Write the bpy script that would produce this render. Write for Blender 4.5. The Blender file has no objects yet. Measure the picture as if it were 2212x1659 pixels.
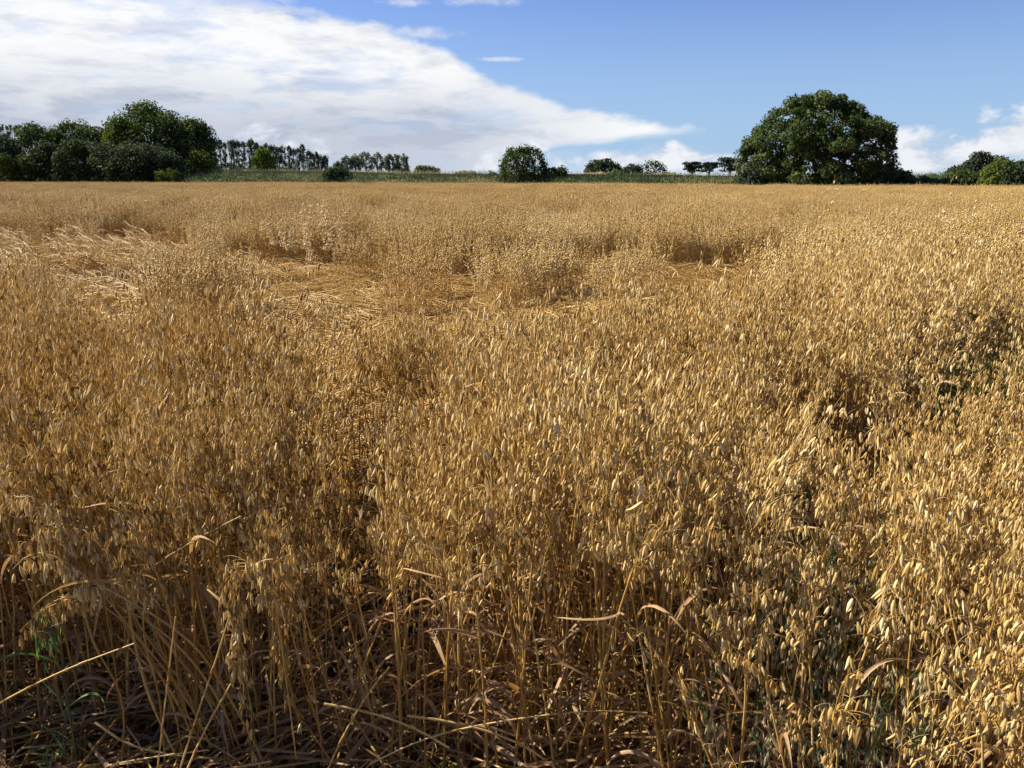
import bpy, math
import numpy as np
from mathutils import Vector

# ------------------------------------------------------------------ camera, sky, sun
S = bpy.context.scene
COL = S.collection
R = math.radians
F0, CX, CY = 1736.0, 1106.0, 829.5            # focal length and centre, in pixels of a 2212 x 1659 view of the photo
HORIZON = 383.0
PITCH = math.atan((CY - HORIZON) / F0)
CAM_H = 1.6
cam_d = bpy.data.cameras.new('camera'); cam = bpy.data.objects.new('camera', cam_d); COL.objects.link(cam)
cam_d.sensor_width = 36.0; cam_d.lens = 36.0 * F0 / 2212.0
cam_d.clip_start = 0.05; cam_d.clip_end = 6000
cam.location = (0, 0, CAM_H); cam.rotation_euler = (math.pi / 2 - PITCH, 0, 0)
S.camera = cam

SUN_AZ, SUN_EL = R(-70), R(40)                # azimuth from the view direction (+Y), negative = left
sd = Vector((math.sin(SUN_AZ) * math.cos(SUN_EL), math.cos(SUN_AZ) * math.cos(SUN_EL), math.sin(SUN_EL)))
sun_d = bpy.data.lights.new('sun', 'SUN'); sun = bpy.data.objects.new('sun', sun_d); COL.objects.link(sun)
sun_d.energy = 5.0; sun_d.angle = R(0.53); sun_d.color = (1.0, 0.92, 0.79)
sun.rotation_euler = sd.to_track_quat('Z', 'Y').to_euler()

S.view_settings.view_transform = 'Standard'; S.view_settings.look = 'None'
S.view_settings.exposure = 1.35; S.view_settings.gamma = 1.0
cy = S.cycles
cy.max_bounces = 6; cy.diffuse_bounces = 2; cy.glossy_bounces = 2; cy.transmission_bounces = 4; cy.transparent_max_bounces = 6
cy.caustics_reflective = False; cy.caustics_refractive = False
cy.use_denoising = True

def ray(px, py):
    a, b = (px - CX), (CY - py)
    c, s = math.cos(PITCH), math.sin(PITCH)
    return np.array([a, F0 * c + b * s, -F0 * s + b * c])
def at(px, py, Y):
    d = ray(px, py); return np.array([0, 0, CAM_H]) + d * (Y / d[1])
def on(px, py, z):
    d = ray(px, py); return np.array([0, 0, CAM_H]) + d * ((z - CAM_H) / d[2])
def azel(px, py):
    d = ray(px, py); return math.degrees(math.atan2(d[0], d[1])), math.degrees(math.atan2(d[2], math.hypot(d[0], d[1])))

def make_world():
    w = bpy.data.worlds.new('World'); S.world = w; w.use_nodes = True
    nt = w.node_tree; N = nt.nodes; L = nt.links
    for n in list(N): N.remove(n)
    def nd(t, **k):
        n = N.new(t)
        for a, b in k.items(): setattr(n, a, b)
        return n
    def val(x, sock):
        if isinstance(x, (int, float)): sock.default_value = x
        else: L.new(x, sock)
    def m(op, a, b=None, c=None):
        n = nd('ShaderNodeMath', operation=op); val(a, n.inputs[0])
        if b is not None: val(b, n.inputs[1])
        if c is not None: val(c, n.inputs[2])
        return n.outputs[0]
    def smooth(x, lo, hi):
        n = nd('ShaderNodeMapRange', interpolation_type='SMOOTHSTEP'); val(x, n.inputs[0])
        n.inputs[1].default_value = lo; n.inputs[2].default_value = hi; n.inputs[3].default_value = 0; n.inputs[4].default_value = 1
        return n.outputs[0]
    def mix(f, a, b):
        n = nd('ShaderNodeMix', data_type='RGBA'); val(f, n.inputs[0])
        for x, s in ((a, n.inputs[6]), (b, n.inputs[7])):
            if isinstance(x, tuple): s.default_value = (*x, 1)
            else: L.new(x, s)
        return n.outputs[2]
    sky = nd('ShaderNodeTexSky', sky_type='NISHITA'); sky.sun_disc = False
    sky.sun_elevation = SUN_EL; sky.sun_rotation = SUN_AZ; sky.altitude = 50; sky.air_density = 1.0; sky.dust_density = 0.6; sky.ozone_density = 1.6
    tc = nd('ShaderNodeTexCoord'); sp = nd('ShaderNodeSeparateXYZ'); L.new(tc.outputs['Generated'], sp.inputs[0])
    x, y, z = sp.outputs
    az = m('MULTIPLY', m('ARCTAN2', x, y), 180 / math.pi)
    el = m('MULTIPLY', m('ARCSINE', z), 180 / math.pi)
    def noise(sx, sy, scale, det, rough=0.55, off=0.0):
        c = nd('ShaderNodeCombineXYZ'); val(m('MULTIPLY', az, sx), c.inputs[0]); val(m('MULTIPLY', el, sy), c.inputs[1]); c.inputs[2].default_value = off
        n = nd('ShaderNodeTexNoise'); n.inputs['Scale'].default_value = scale; n.inputs['Detail'].default_value = det; n.inputs['Roughness'].default_value = rough
        n.inputs['Distortion'].default_value = 0.25
        L.new(c.outputs[0], n.inputs['Vector']); return n.outputs['Fac']
    nb = noise(0.10, 0.26, 1.0, 9, 0.58)          # big streaky billows
    nb2 = noise(0.16, 0.62, 1.0, 8, 0.6, 3.7)     # horizontal streaks
    nf = noise(0.5, 0.8, 1.0, 7, 0.6, 9.1)        # fine fluff
    nc = noise(0.35, 0.5, 1.0, 6, 0.55, 5.2)
    def curve(pts, lo, hi):                       # az -> el through a float curve
        n = nd('ShaderNodeFloatCurve'); mp = n.mapping; c = mp.curves[0]
        P = sorted(azel(*p) for p in pts)
        P = [((a + 90) / 180, (e - lo) / (hi - lo)) for a, e in P]
        c.points[0].location = P[0]; c.points[-1].location = P[-1]
        for p in P[1:-1]: c.points.new(*p)
        for p in c.points: p.handle_type = 'VECTOR'
        mp.extend = 'HORIZONTAL'; mp.update()
        val(m('DIVIDE', m('ADD', az, 90.0), 180.0), n.inputs['Value'])
        return m('ADD', m('MULTIPLY', n.outputs[0], hi - lo), lo)
    top = curve([(-900, -380), (0, -100), (380, -40), (520, 0), (640, 32), (800, 52), (900, 78), (975, 108), (1020, 150), (1080, 180), (1150, 203), (1260, 232), (1400, 256), (1515, 280), (1620, 305)], -20, 40)
    bot = curve([(-900, 420), (1000, 400), (1080, 345), (1150, 322), (1230, 312), (1350, 300), (1515, 285), (1620, 275)], -20, 40)
    e_t = m('ADD', m('SUBTRACT', top, el), m('MULTIPLY', m('SUBTRACT', nb, 0.5), 3.4))
    e_t = m('ADD', e_t, m('MULTIPLY', m('SUBTRACT', nf, 0.5), 1.2))
    e_b = m('ADD', m('SUBTRACT', el, bot), m('MULTIPLY', m('SUBTRACT', nb2, 0.5), 1.1))
    bank = m('MULTIPLY', smooth(e_t, -0.15, 0.75), smooth(e_b, -0.25, 0.45))
    holes = smooth(m('ADD', nb2, m('MULTIPLY', m('SUBTRACT', nb, 0.5), 0.5)), 0.34, 0.50)   # thin places where the blue shows
    bank = m('MULTIPLY', bank, m('ADD', m('MULTIPLY', holes, 0.35), 0.65))
    # low haze of small cloud along the horizon
    low = m('MULTIPLY', smooth(m('ADD', m('MULTIPLY', el, -1.0), m('MULTIPLY', m('SUBTRACT', nc, 0.5), 5.0)), -2.2, 0.3), 0.6)
    puffs = None
    for px, py, rx, ry in [(562, 284, 30, 17), (535, 293, 26, 10), (672, 303, 34, 11), (690, 322, 24, 13), (640, 312, 22, 8), (1170, 291, 28, 13), (1140, 322, 40, 20),
                           (1475, 345, 85, 22), (1460, 322, 40, 12), (1350, 350, 110, 16), (1950, 310, 75, 22), (1955, 345, 85, 30), (2195, 295, 55, 45), (2140, 320, 90, 25), (2090, 345, 90, 25),
                           (920, 70, 75, 11), (1075, 128, 45, 4), (880, 4, 50, 7), (1040, 3, 80, 9), (480, -2, 120, 14), (620, 20, 60, 8), (1090, 345, 60, 25), (2400, 300, 130, 60)]:
        a0, e0 = azel(px, py); a1 = rx / F0 * 57.3 * 1.15; e1 = ry / F0 * 57.3 * 1.2
        q = m('SQRT', m('ADD', m('POWER', m('DIVIDE', m('SUBTRACT', az, a0), a1), 2.0), m('POWER', m('DIVIDE', m('SUBTRACT', el, e0), e1), 2.0)))
        q = m('ADD', q, m('MULTIPLY', m('SUBTRACT', nf, 0.5), 2.4))
        soft = 0.35 if py > 200 else 0.1
        p = m('SUBTRACT', 1.0, smooth(q, soft, 1.15))
        if py < 200: p = m('MULTIPLY', p, 0.55)
        puffs = p if puffs is None else m('MAXIMUM', puffs, p)
    # colour of the clouds: white where thick and sunlit, blue-grey low on the left
    nb3 = noise(0.13, 0.55, 1.0, 8, 0.6, 21.0)
    grey = m('ADD', m('MULTIPLY', smooth(m('ADD', m('MULTIPLY', el, -1.0), m('MULTIPLY', m('SUBTRACT', nb, 0.5), 4.0)), -7.8, -2.4), 0.85), m('MULTIPLY', smooth(nb3, 0.45, 0.66), 0.55))
    grey = m('MINIMUM', m('MULTIPLY', grey, smooth(m('MULTIPLY', az, -1.0), -12.0, 8.0)), 1.0)
    ccol = mix(grey, tuple(v * CK for v in (0.97, 0.98, 0.99)), tuple(v * CK for v in (0.50, 0.55, 0.67)))
    pcol = mix(smooth(nf, 0.40, 0.66), tuple(v * CK for v in (0.87, 0.89, 0.94)), tuple(v * CK for v in (0.62, 0.68, 0.79)))
    sc = nd('ShaderNodeVectorMath', operation='MULTIPLY'); L.new(sky.outputs[0], sc.inputs[0]); sc.inputs[1].default_value = (SKY_K * 0.56, SKY_K * 0.67, SKY_K * 1.08)
    hz = smooth(m('MULTIPLY', el, -1.0), -15.0, 0.0)                     # paler air towards the horizon
    c = mix(m('MULTIPLY', hz, 0.80), sc.outputs[0], tuple(v * CK for v in (0.40, 0.61, 0.86)))
    c = mix(low, c, tuple(v * CK for v in (0.72, 0.80, 0.90)))
    c = mix(bank, c, ccol)
    c = mix(puffs, c, pcol)
    bg = nd('ShaderNodeBackground'); bg.inputs['Strength'].default_value = 1.0; L.new(c, bg.inputs[0])
    out = nd('ShaderNodeOutputWorld'); L.new(bg.outputs[0], out.inputs[0])
SKY_K = 0.05                                      # strength of the Nishita sky
CK = 2.0 ** -S.view_settings.exposure              # brightness of the clouds
make_world()

# ------------------------------------------------------------------ helpers
class MB:
    """collects vertices, faces, material slots and a per-vertex tone; build() links ONE mesh"""
    def __init__(s): s.v = []; s.f = []; s.m = []; s.t = []; s.n = 0
    def add(s, V, Fc, mat=0, tone=0.5):
        V = np.asarray(V, float).reshape(-1, 3); Fc = np.asarray(Fc, int)
        s.v.append(V); s.f.append(Fc + s.n); s.m.append(np.full(len(Fc), mat, int) if np.isscalar(mat) else np.asarray(mat))
        s.t.append(np.full(len(V), tone) if np.isscalar(tone) else np.asarray(tone)); s.n += len(V)
    def mesh(s, name, mats):
        me = bpy.data.meshes.new(name)
        V = np.concatenate(s.v); T = np.concatenate(s.t)
        tot = np.concatenate([np.full(len(f), f.shape[1], int) for f in s.f]); lv = np.concatenate([f.ravel() for f in s.f])
        me.vertices.add(len(V)); me.vertices.foreach_set('co', V.ravel())
        me.loops.add(len(lv)); me.loops.foreach_set('vertex_index', lv)
        me.polygons.add(len(tot)); me.polygons.foreach_set('loop_start', np.concatenate([[0], np.cumsum(tot)[:-1]]))
        me.polygons.foreach_set('material_index', np.concatenate(s.m)); me.polygons.foreach_set('use_smooth', np.ones(len(tot), bool))
        a = me.attributes.new('tone', 'FLOAT', 'POINT'); a.data.foreach_set('value', T)
        for mt in mats: me.materials.append(mt)
        me.update(calc_edges=True); me.validate()
        return me
    def merge(s, o, dm=0):
        for V, Fc, mt, t in zip(o.v, o.f, o.m, o.t): pass
        k = s.n
        s.v += o.v; s.f += [f + k for f in o.f]; s.m += [x + dm for x in o.m]; s.t += o.t; s.n += o.n
    def build(s, name, mats, parent=None, loc=None):
        o = bpy.data.objects.new(name, s.mesh(name, mats if isinstance(mats, list) else [mats])); COL.objects.link(o)
        if parent: o.parent = parent
        if loc is not None: o.location = loc
        return o
def tag(o, label=None, cat=None, group=None, kind=None):
    if label: o['label'] = label
    if cat: o['category'] = cat
    if group: o['group'] = group
    if kind: o['kind'] = kind
    return o
def empty(name, loc=(0, 0, 0)):
    o = bpy.data.objects.new(name, None); COL.objects.link(o); o.location = loc; o.empty_display_size = 0.05; return o

def frames(P):
    T = np.gradient(P, axis=0); T /= np.linalg.norm(T, axis=1, keepdims=True) + 1e-12
    ref = np.array([0.31, 0.95, 0.05]); A = np.cross(T, ref); A /= np.linalg.norm(A, axis=1, keepdims=True) + 1e-12
    return T, A, np.cross(T, A)
def tube(mb, P, rad, sides=5, mat=0, tone=0.5):
    P = np.asarray(P, float); n = len(P); _, A, B = frames(P); rad = np.broadcast_to(rad, (n,))
    a = np.arange(sides) / sides * 2 * math.pi
    V = P[:, None] + rad[:, None, None] * (np.cos(a)[None, :, None] * A[:, None] + np.sin(a)[None, :, None] * B[:, None])
    i = np.arange(n - 1)[:, None] * sides; j = np.arange(sides)[None]; k = (j + 1) % sides
    Fc = np.stack([i + j, i + k, i + sides + k, i + sides + j], -1).reshape(-1, 4)
    mb.add(V, Fc, mat, tone if np.isscalar(tone) else np.repeat(tone, sides))
def ribbon(mb, P, wid, roll=0.0, mat=0, tone=0.5, fold=0.25):
    P = np.asarray(P, float); n = len(P); _, A, B = frames(P); roll = np.broadcast_to(roll, (n,))
    D = np.cos(roll)[:, None] * A + np.sin(roll)[:, None] * B; U = -np.sin(roll)[:, None] * A + np.cos(roll)[:, None] * B
    w = np.broadcast_to(wid, (n,))[:, None] / 2
    V = np.stack([P - D * w + U * w * fold, P - U * w * fold * 0.5, P + D * w + U * w * fold], 1)
    i = np.arange(n - 1)[:, None] * 3; j = np.arange(2)[None]
    mb.add(V, np.stack([i + j, i + j + 1, i + j + 4, i + j + 3], -1).reshape(-1, 4), mat, tone if np.isscalar(tone) else np.repeat(tone, 3))
def euler_mats(rx, ry, rz):
    cx, sx, cyy, sy, cz, sz = np.cos(rx), np.sin(rx), np.cos(ry), np.sin(ry), np.cos(rz), np.sin(rz)
    M = np.empty((len(rx), 3, 3))
    M[:, 0] = np.stack([cyy * cz, sx * sy * cz - cx * sz, cx * sy * cz + sx * sz], 1)
    M[:, 1] = np.stack([cyy * sz, sx * sy * sz + cx * cz, cx * sy * sz - sx * cz], 1)
    M[:, 2] = np.stack([-sy, sx * cyy, cx * cyy], 1)
    return M
def place(mb, TV, TF, pos, M, mat=0, tone=None, TT=None):
    """copies template TV/TF to every pos with matrix M, all inside one mesh"""
    pos = np.asarray(pos); n = len(pos)
    if n == 0: return
    V = np.einsum('nij,kj->nki', M, TV) + pos[:, None]
    Fc = (TF[None] + (np.arange(n) * len(TV))[:, None, None]).reshape(-1, TF.shape[1])
    t = 0.5 if tone is None else np.repeat(tone, len(TV))
    if TT is not None: t = np.clip(t + np.tile(TT, n), 0, 1)
    mb.add(V, Fc, mat if np.isscalar(mat) else np.repeat(mat, len(TF)), t)

def vnoise(x, y, seed=0):
    def h(i, j):
        v = np.sin(i * 127.1 + j * 311.7 + seed * 74.7) * 43758.5453; return v - np.floor(v)
    xi, yi = np.floor(x), np.floor(y); fx, fy = x - xi, y - yi
    fx = fx * fx * (3 - 2 * fx); fy = fy * fy * (3 - 2 * fy)
    return (h(xi, yi) * (1 - fx) + h(xi + 1, yi) * fx) * (1 - fy) + (h(xi, yi + 1) * (1 - fx) + h(xi + 1, yi + 1) * fx) * fy
def fbm(x, y, seed=0, o=3):
    s, a, t = 0, 1, 0
    for k in range(o): s = s + a * vnoise(x * 2 ** k, y * 2 ** k, seed + k * 13); t += a; a *= 0.5
    return s / t
def inside(poly, X, Y):
    P = np.asarray(poly); c = np.zeros(np.shape(X), bool); j = len(P) - 1
    for i in range(len(P)):
        c ^= ((P[i, 1] > Y) != (P[j, 1] > Y)) & (X < (P[j, 0] - P[i, 0]) * (Y - P[i, 1]) / (P[j, 1] - P[i, 1] + 1e-12) + P[i, 0]); j = i
    return c
def seg_dist(poly, X, Y):
    d = np.full(np.shape(X), 1e9); side = np.zeros(np.shape(X))
    for (ax, ay), (bx, by) in zip(poly[:-1], poly[1:]):
        L2 = (bx - ax) ** 2 + (by - ay) ** 2; t = np.clip(((X - ax) * (bx - ax) + (Y - ay) * (by - ay)) / L2, 0, 1)
        q = np.hypot(X - ax - t * (bx - ax), Y - ay - t * (by - ay)); cr = (bx - ax) * (Y - ay) - (by - ay) * (X - ax)
        side = np.where(q < d, -np.sign(cr), side); d = np.minimum(d, q)
    return d, side                              # side +1 = right of the line

# ------------------------------------------------------------------ materials
def plant_mat(name, stops, rough=0.55, spec=0.25, trans=0.3, inst=0.25, tcol=None, noise=0.0, nscale=60.0, drift=0.0):
    """colour from the 'tone' attribute, varied per object; translucent like thin dry tissue or leaf"""
    mt = bpy.data.materials.new(name); mt.use_nodes = True; nt = mt.node_tree; N = nt.nodes; L = nt.links
    for n in list(N): N.remove(n)
    at_ = N.new('ShaderNodeAttribute'); at_.attribute_name = 'tone'
    oi = N.new('ShaderNodeObjectInfo')
    mm = N.new('ShaderNodeMath'); mm.operation = 'MULTIPLY_ADD'; L.new(oi.outputs['Random'], mm.inputs[0]); mm.inputs[1].default_value = inst; mm.inputs[2].default_value = -inst / 2
    ad = N.new('ShaderNodeMath'); ad.operation = 'ADD'; L.new(at_.outputs['Fac'], ad.inputs[0]); L.new(mm.outputs[0], ad.inputs[1])
    fac = ad.outputs[0]
    if drift:
        dn = N.new('ShaderNodeTexNoise'); dn.inputs['Scale'].default_value = 0.55; dn.inputs['Detail'].default_value = 4; L.new(oi.outputs['Location'], dn.inputs['Vector'])
        dm = N.new('ShaderNodeMath'); dm.operation = 'MULTIPLY_ADD'; L.new(dn.outputs['Fac'], dm.inputs[0]); dm.inputs[1].default_value = drift; dm.inputs[2].default_value = -drift / 2
        da = N.new('ShaderNodeMath'); da.operation = 'ADD'; L.new(fac, da.inputs[0]); L.new(dm.outputs[0], da.inputs[1]); fac = da.outputs[0]
    if noise:
        tc = N.new('ShaderNodeTexCoord'); nz = N.new('ShaderNodeTexNoise'); nz.inputs['Scale'].default_value = nscale; nz.inputs['Detail'].default_value = 3
        L.new(tc.outputs['Object'], nz.inputs['Vector'])
        q = N.new('ShaderNodeMath'); q.operation = 'MULTIPLY_ADD'; L.new(nz.outputs['Fac'], q.inputs[0]); q.inputs[1].default_value = noise; q.inputs[2].default_value = -noise / 2
        a2 = N.new('ShaderNodeMath'); a2.operation = 'ADD'; L.new(fac, a2.inputs[0]); L.new(q.outputs[0], a2.inputs[1]); fac = a2.outputs[0]
    cr = N.new('ShaderNodeValToRGB'); L.new(fac, cr.inputs[0]); el = cr.color_ramp.elements
    for i, (p, c) in enumerate(stops):
        e = el[i] if i < 2 else el.new(p); e.position = p; e.color = (*c, 1)
    pb = N.new('ShaderNodeBsdfPrincipled'); pb.inputs['Roughness'].default_value = rough; pb.inputs['Specular IOR Level'].default_value = spec
    L.new(cr.outputs[0], pb.inputs['Base Color'])
    out = N.new('ShaderNodeOutputMaterial')
    if trans:
        tr = N.new('ShaderNodeBsdfTranslucent'); mx = N.new('ShaderNodeMixShader'); mx.inputs[0].default_value = trans
        if tcol:
            mu = N.new('ShaderNodeMix'); mu.data_type = 'RGBA'; mu.blend_type = 'MULTIPLY'; mu.inputs[0].default_value = 1
            L.new(cr.outputs[0], mu.inputs[6]); mu.inputs[7].default_value = (*tcol, 1); L.new(mu.outputs[2], tr.inputs[0])
        else: L.new(cr.outputs[0], tr.inputs[0])
        L.new(pb.outputs[0], mx.inputs[1]); L.new(tr.outputs[0], mx.inputs[2]); L.new(mx.outputs[0], out.inputs[0])
    else: L.new(pb.outputs[0], out.inputs[0])
    return mt
MT = {}
MT['grain'] = plant_mat('ripe_oat_grain', [(0, (0.31, 0.17, 0.038)), (0.5, (0.56, 0.395, 0.142)), (1, (0.76, 0.63, 0.35))], 0.5, 0.28, 0.20, 0.38, (1.0, 0.84, 0.55), drift=0.75)
MT['stem'] = plant_mat('oat_straw', [(0, (0.32, 0.165, 0.038)), (0.5, (0.51, 0.31, 0.082)), (1, (0.68, 0.50, 0.20))], 0.42, 0.35, 0.25, 0.35, None, 0.25, 25, drift=0.5)
MT['leaf'] = plant_mat('dry_oat_leaf', [(0, (0.24, 0.125, 0.052)), (0.5, (0.37, 0.245, 0.118)), (1, (0.52, 0.36, 0.20))], 0.6, 0.25, 0.35, 0.3, (1.0, 0.84, 0.55), 0.4, 30)
MT['pale'] = plant_mat('bleached_wild_oat', [(0, (0.60, 0.46, 0.24)), (0.5, (0.74, 0.60, 0.36)), (1, (0.82, 0.71, 0.47))], 0.55, 0.25, 0.35, 0.2)
MT['wild'] = plant_mat('greyish_wild_oat', [(0, (0.26, 0.24, 0.11)), (0.5, (0.46, 0.40, 0.22)), (1, (0.66, 0.58, 0.36))], 0.55, 0.25, 0.35, 0.3)
MT['green'] = plant_mat('green_oat', [(0, (0.045, 0.085, 0.035)), (0.5, (0.085, 0.145, 0.055)), (1, (0.20, 0.26, 0.10))], 0.5, 0.3, 0.35, 0.3, (0.8, 1.0, 0.4))
def leaf_mat(name, a, b, c, trans=0.3):
    return plant_mat(name, [(0, a), (0.55, b), (1, c)], 0.75, 0.12, trans, 0.15, (0.85, 1.0, 0.35))
MT['oakleaf'] = leaf_mat('mid_green_foliage', (0.026, 0.042, 0.015), (0.056, 0.082, 0.026), (0.125, 0.152, 0.050))
MT['brightleaf'] = leaf_mat('yellow_green_foliage', (0.045, 0.068, 0.014), (0.100, 0.130, 0.022), (0.19, 0.205, 0.034))
MT['darkleaf'] = leaf_mat('dark_green_foliage', (0.018, 0.030, 0.014), (0.032, 0.050, 0.020), (0.058, 0.080, 0.030), 0.2)
MT['greyleaf'] = leaf_mat('grey_green_foliage', (0.028, 0.040, 0.024), (0.052, 0.068, 0.042), (0.115, 0.135, 0.090))
MT['poplarleaf'] = leaf_mat('hazy_poplar_foliage', (0.060, 0.082, 0.056), (0.092, 0.118, 0.080), (0.14, 0.165, 0.11))  # leaf colours lightened to stand in for distance haze
MT['pineleaf'] = leaf_mat('pine_foliage', (0.018, 0.028, 0.018), (0.030, 0.042, 0.024), (0.045, 0.058, 0.032), 0.1)
MT['bark'] = plant_mat('bark', [(0, (0.045, 0.036, 0.026)), (0.5, (0.085, 0.068, 0.050)), (1, (0.14, 0.115, 0.085))], 0.85, 0.1, 0, 0.2, None, 0.6, 4)
MT['weed'] = plant_mat('bank_weeds', [(0, (0.035, 0.058, 0.020)), (0.45, (0.085, 0.115, 0.042)), (0.62, (0.15, 0.155, 0.065)), (0.8, (0.34, 0.27, 0.13)), (1, (0.50, 0.40, 0.21))], 0.6, 0.2, 0.3, 0.1)

def ground_mat():
    mt = bpy.data.materials.new('field_soil'); mt.use_nodes = True; nt = mt.node_tree; N = nt.nodes; L = nt.links
    pb = N['Principled BSDF']; pb.inputs['Roughness'].default_value = 0.95; pb.inputs['Specular IOR Level'].default_value = 0.1
    tc = N.new('ShaderNodeTexCoord'); n1 = N.new('ShaderNodeTexNoise'); n1.inputs['Scale'].default_value = 14; n1.inputs['Detail'].default_value = 8
    n2 = N.new('ShaderNodeTexNoise'); n2.inputs['Scale'].default_value = 0.35; n2.inputs['Detail'].default_value = 5
    L.new(tc.outputs['Object'], n1.inputs['Vector']); L.new(tc.outputs['Object'], n2.inputs['Vector'])
    cr = N.new('ShaderNodeValToRGB'); L.new(n1.outputs['Fac'], cr.inputs[0])
    cr.color_ramp.elements[0].position = 0.3; cr.color_ramp.elements[0].color = (0.055, 0.036, 0.021, 1); cr.color_ramp.elements[1].position = 0.72; cr.color_ramp.elements[1].color = (0.15, 0.105, 0.062, 1)
    mx = N.new('ShaderNodeMix'); mx.data_type = 'RGBA'; mx.blend_type = 'MULTIPLY'; mx.inputs[0].default_value = 0.5
    L.new(cr.outputs[0], mx.inputs[6]); L.new(n2.outputs['Color'], mx.inputs[7]); L.new(mx.outputs[2], pb.inputs['Base Color'])
    bp = N.new('ShaderNodeBump'); bp.inputs['Strength'].default_value = 0.7; bp.inputs['Distance'].default_value = 0.03; L.new(n1.outputs['Fac'], bp.inputs['Height']); L.new(bp.outputs[0], pb.inputs['Normal'])
    return mt
MT['soil'] = ground_mat()
def turf_mat():
    mt = bpy.data.materials.new('bank_turf'); mt.use_nodes = True; nt = mt.node_tree; N = nt.nodes; L = nt.links
    pb = N['Principled BSDF']; pb.inputs['Roughness'].default_value = 0.95; pb.inputs['Specular IOR Level'].default_value = 0.1
    tc = N.new('ShaderNodeTexCoord'); n1 = N.new('ShaderNodeTexNoise'); n1.inputs['Scale'].default_value = 0.9; n1.inputs['Detail'].default_value = 9
    L.new(tc.outputs['Object'], n1.inputs['Vector']); cr = N.new('ShaderNodeValToRGB'); L.new(n1.outputs['Fac'], cr.inputs[0])
    cr.color_ramp.elements[0].position = 0.35; cr.color_ramp.elements[0].color = (0.035, 0.052, 0.020, 1); cr.color_ramp.elements[1].position = 0.75; cr.color_ramp.elements[1].color = (0.20, 0.17, 0.085, 1)
    L.new(cr.outputs[0], pb.inputs['Base Color']); return mt
MT['turf'] = turf_mat()
def stone_mat():
    mt = bpy.data.materials.new('dark_weathered_wall'); mt.use_nodes = True; nt = mt.node_tree; N = nt.nodes; L = nt.links
    pb = N['Principled BSDF']; pb.inputs['Roughness'].default_value = 0.9
    tc = N.new('ShaderNodeTexCoord'); n1 = N.new('ShaderNodeTexNoise'); n1.inputs['Scale'].default_value = 1.5; n1.inputs['Detail'].default_value = 8
    L.new(tc.outputs['Object'], n1.inputs['Vector']); cr = N.new('ShaderNodeValToRGB'); L.new(n1.outputs['Fac'], cr.inputs[0])
    cr.color_ramp.elements[0].color = (0.030, 0.028, 0.024, 1); cr.color_ramp.elements[1].color = (0.085, 0.075, 0.062, 1)
    L.new(cr.outputs[0], pb.inputs['Base Color']); return mt
MT['wall'] = stone_mat()

# ------------------------------------------------------------------ the setting: ground and embankment
def edge(x): return 80.0 - 0.43 * x            # the far edge of the field
g = MB()
xs = np.unique(np.concatenate([np.linspace(-3000, -120, 10), np.linspace(-120, 120, 60), np.linspace(120, 3000, 10)]))
ys = np.unique(np.concatenate([[-60, -20], np.linspace(-5, 130, 60), np.linspace(150, 4000, 14)]))
GX, GY = np.meshgrid(xs, ys); i = (np.arange(len(ys) - 1)[:, None] * len(xs) + np.arange(len(xs) - 1)[None]).ravel()
g.add(np.stack([GX, GY, np.zeros_like(GX)], -1), np.stack([i, i + 1, i + 1 + len(xs), i + len(xs)], 1))
tag(g.build('ground', MT['soil']), 'brown field soil under the oats', None, None, 'structure')

def bank_top(x):
    px = CX + x / edge(x) * F0
    return 1.6 + (HORIZON - np.interp(px, [-200, 400, 900, 1300, 1700, 2300], [370, 373.5, 380, 384, 386, 386])) / F0 * (edge(x) + 5.5)
b = MB(); bx = np.linspace(-120, 90, 140); prof = [(0.6, -0.02), (1.5, 0.28), (3.0, 0.70), (5.0, 0.97), (6.5, 1.0), (14, 1.0), (22, -0.02)]
rows = []
for dy, k in prof:
    nz = (fbm(bx * 0.35, np.full_like(bx, dy), 5) - 0.5) * 0.35 * (k > 0)
    rows.append(np.stack([bx, edge(bx) + dy, bank_top(bx) * k + (nz if 0 < k < 1 else 0)], -1))
V = np.stack(rows); nx = len(bx); i = (np.arange(len(prof) - 1)[:, None] * nx + np.arange(nx - 1)[None]).ravel()
b.add(V, np.stack([i, i + 1, i + 1 + nx, i + nx], 1))
tag(b.build('embankment_ground', MT['turf']), 'long grassy bank beyond the field', None, None, 'structure')

# long low dark wall along the top of the bank
w = MB(); wx = np.linspace(at(392, 372, 100)[0], at(1640, 378, 80)[0], 90)
wy = edge(wx) + 5.6; wz = bank_top(wx) - 0.05
wh = 0.34 + 0.05 * np.sin(wx * 0.21)
for (o0, h0), (o1, h1) in [((0, 0), (0, 1)), ((0, 1), (0.35, 1)), ((0.35, 1), (0.35, 0))]:
    A = np.stack([wx, wy + o0, wz + h0 * wh], -1); B = np.stack([wx, wy + o1, wz + h1 * wh], -1); n = len(wx); i = np.arange(n - 1)
    w.add(np.concatenate([A, B]), np.stack([i, i + 1, i + 1 + n, i + n], 1))
tag(w.build('low_wall', MT['wall']), 'long low dark wall running along the top of the grassy bank', 'wall')

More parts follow.
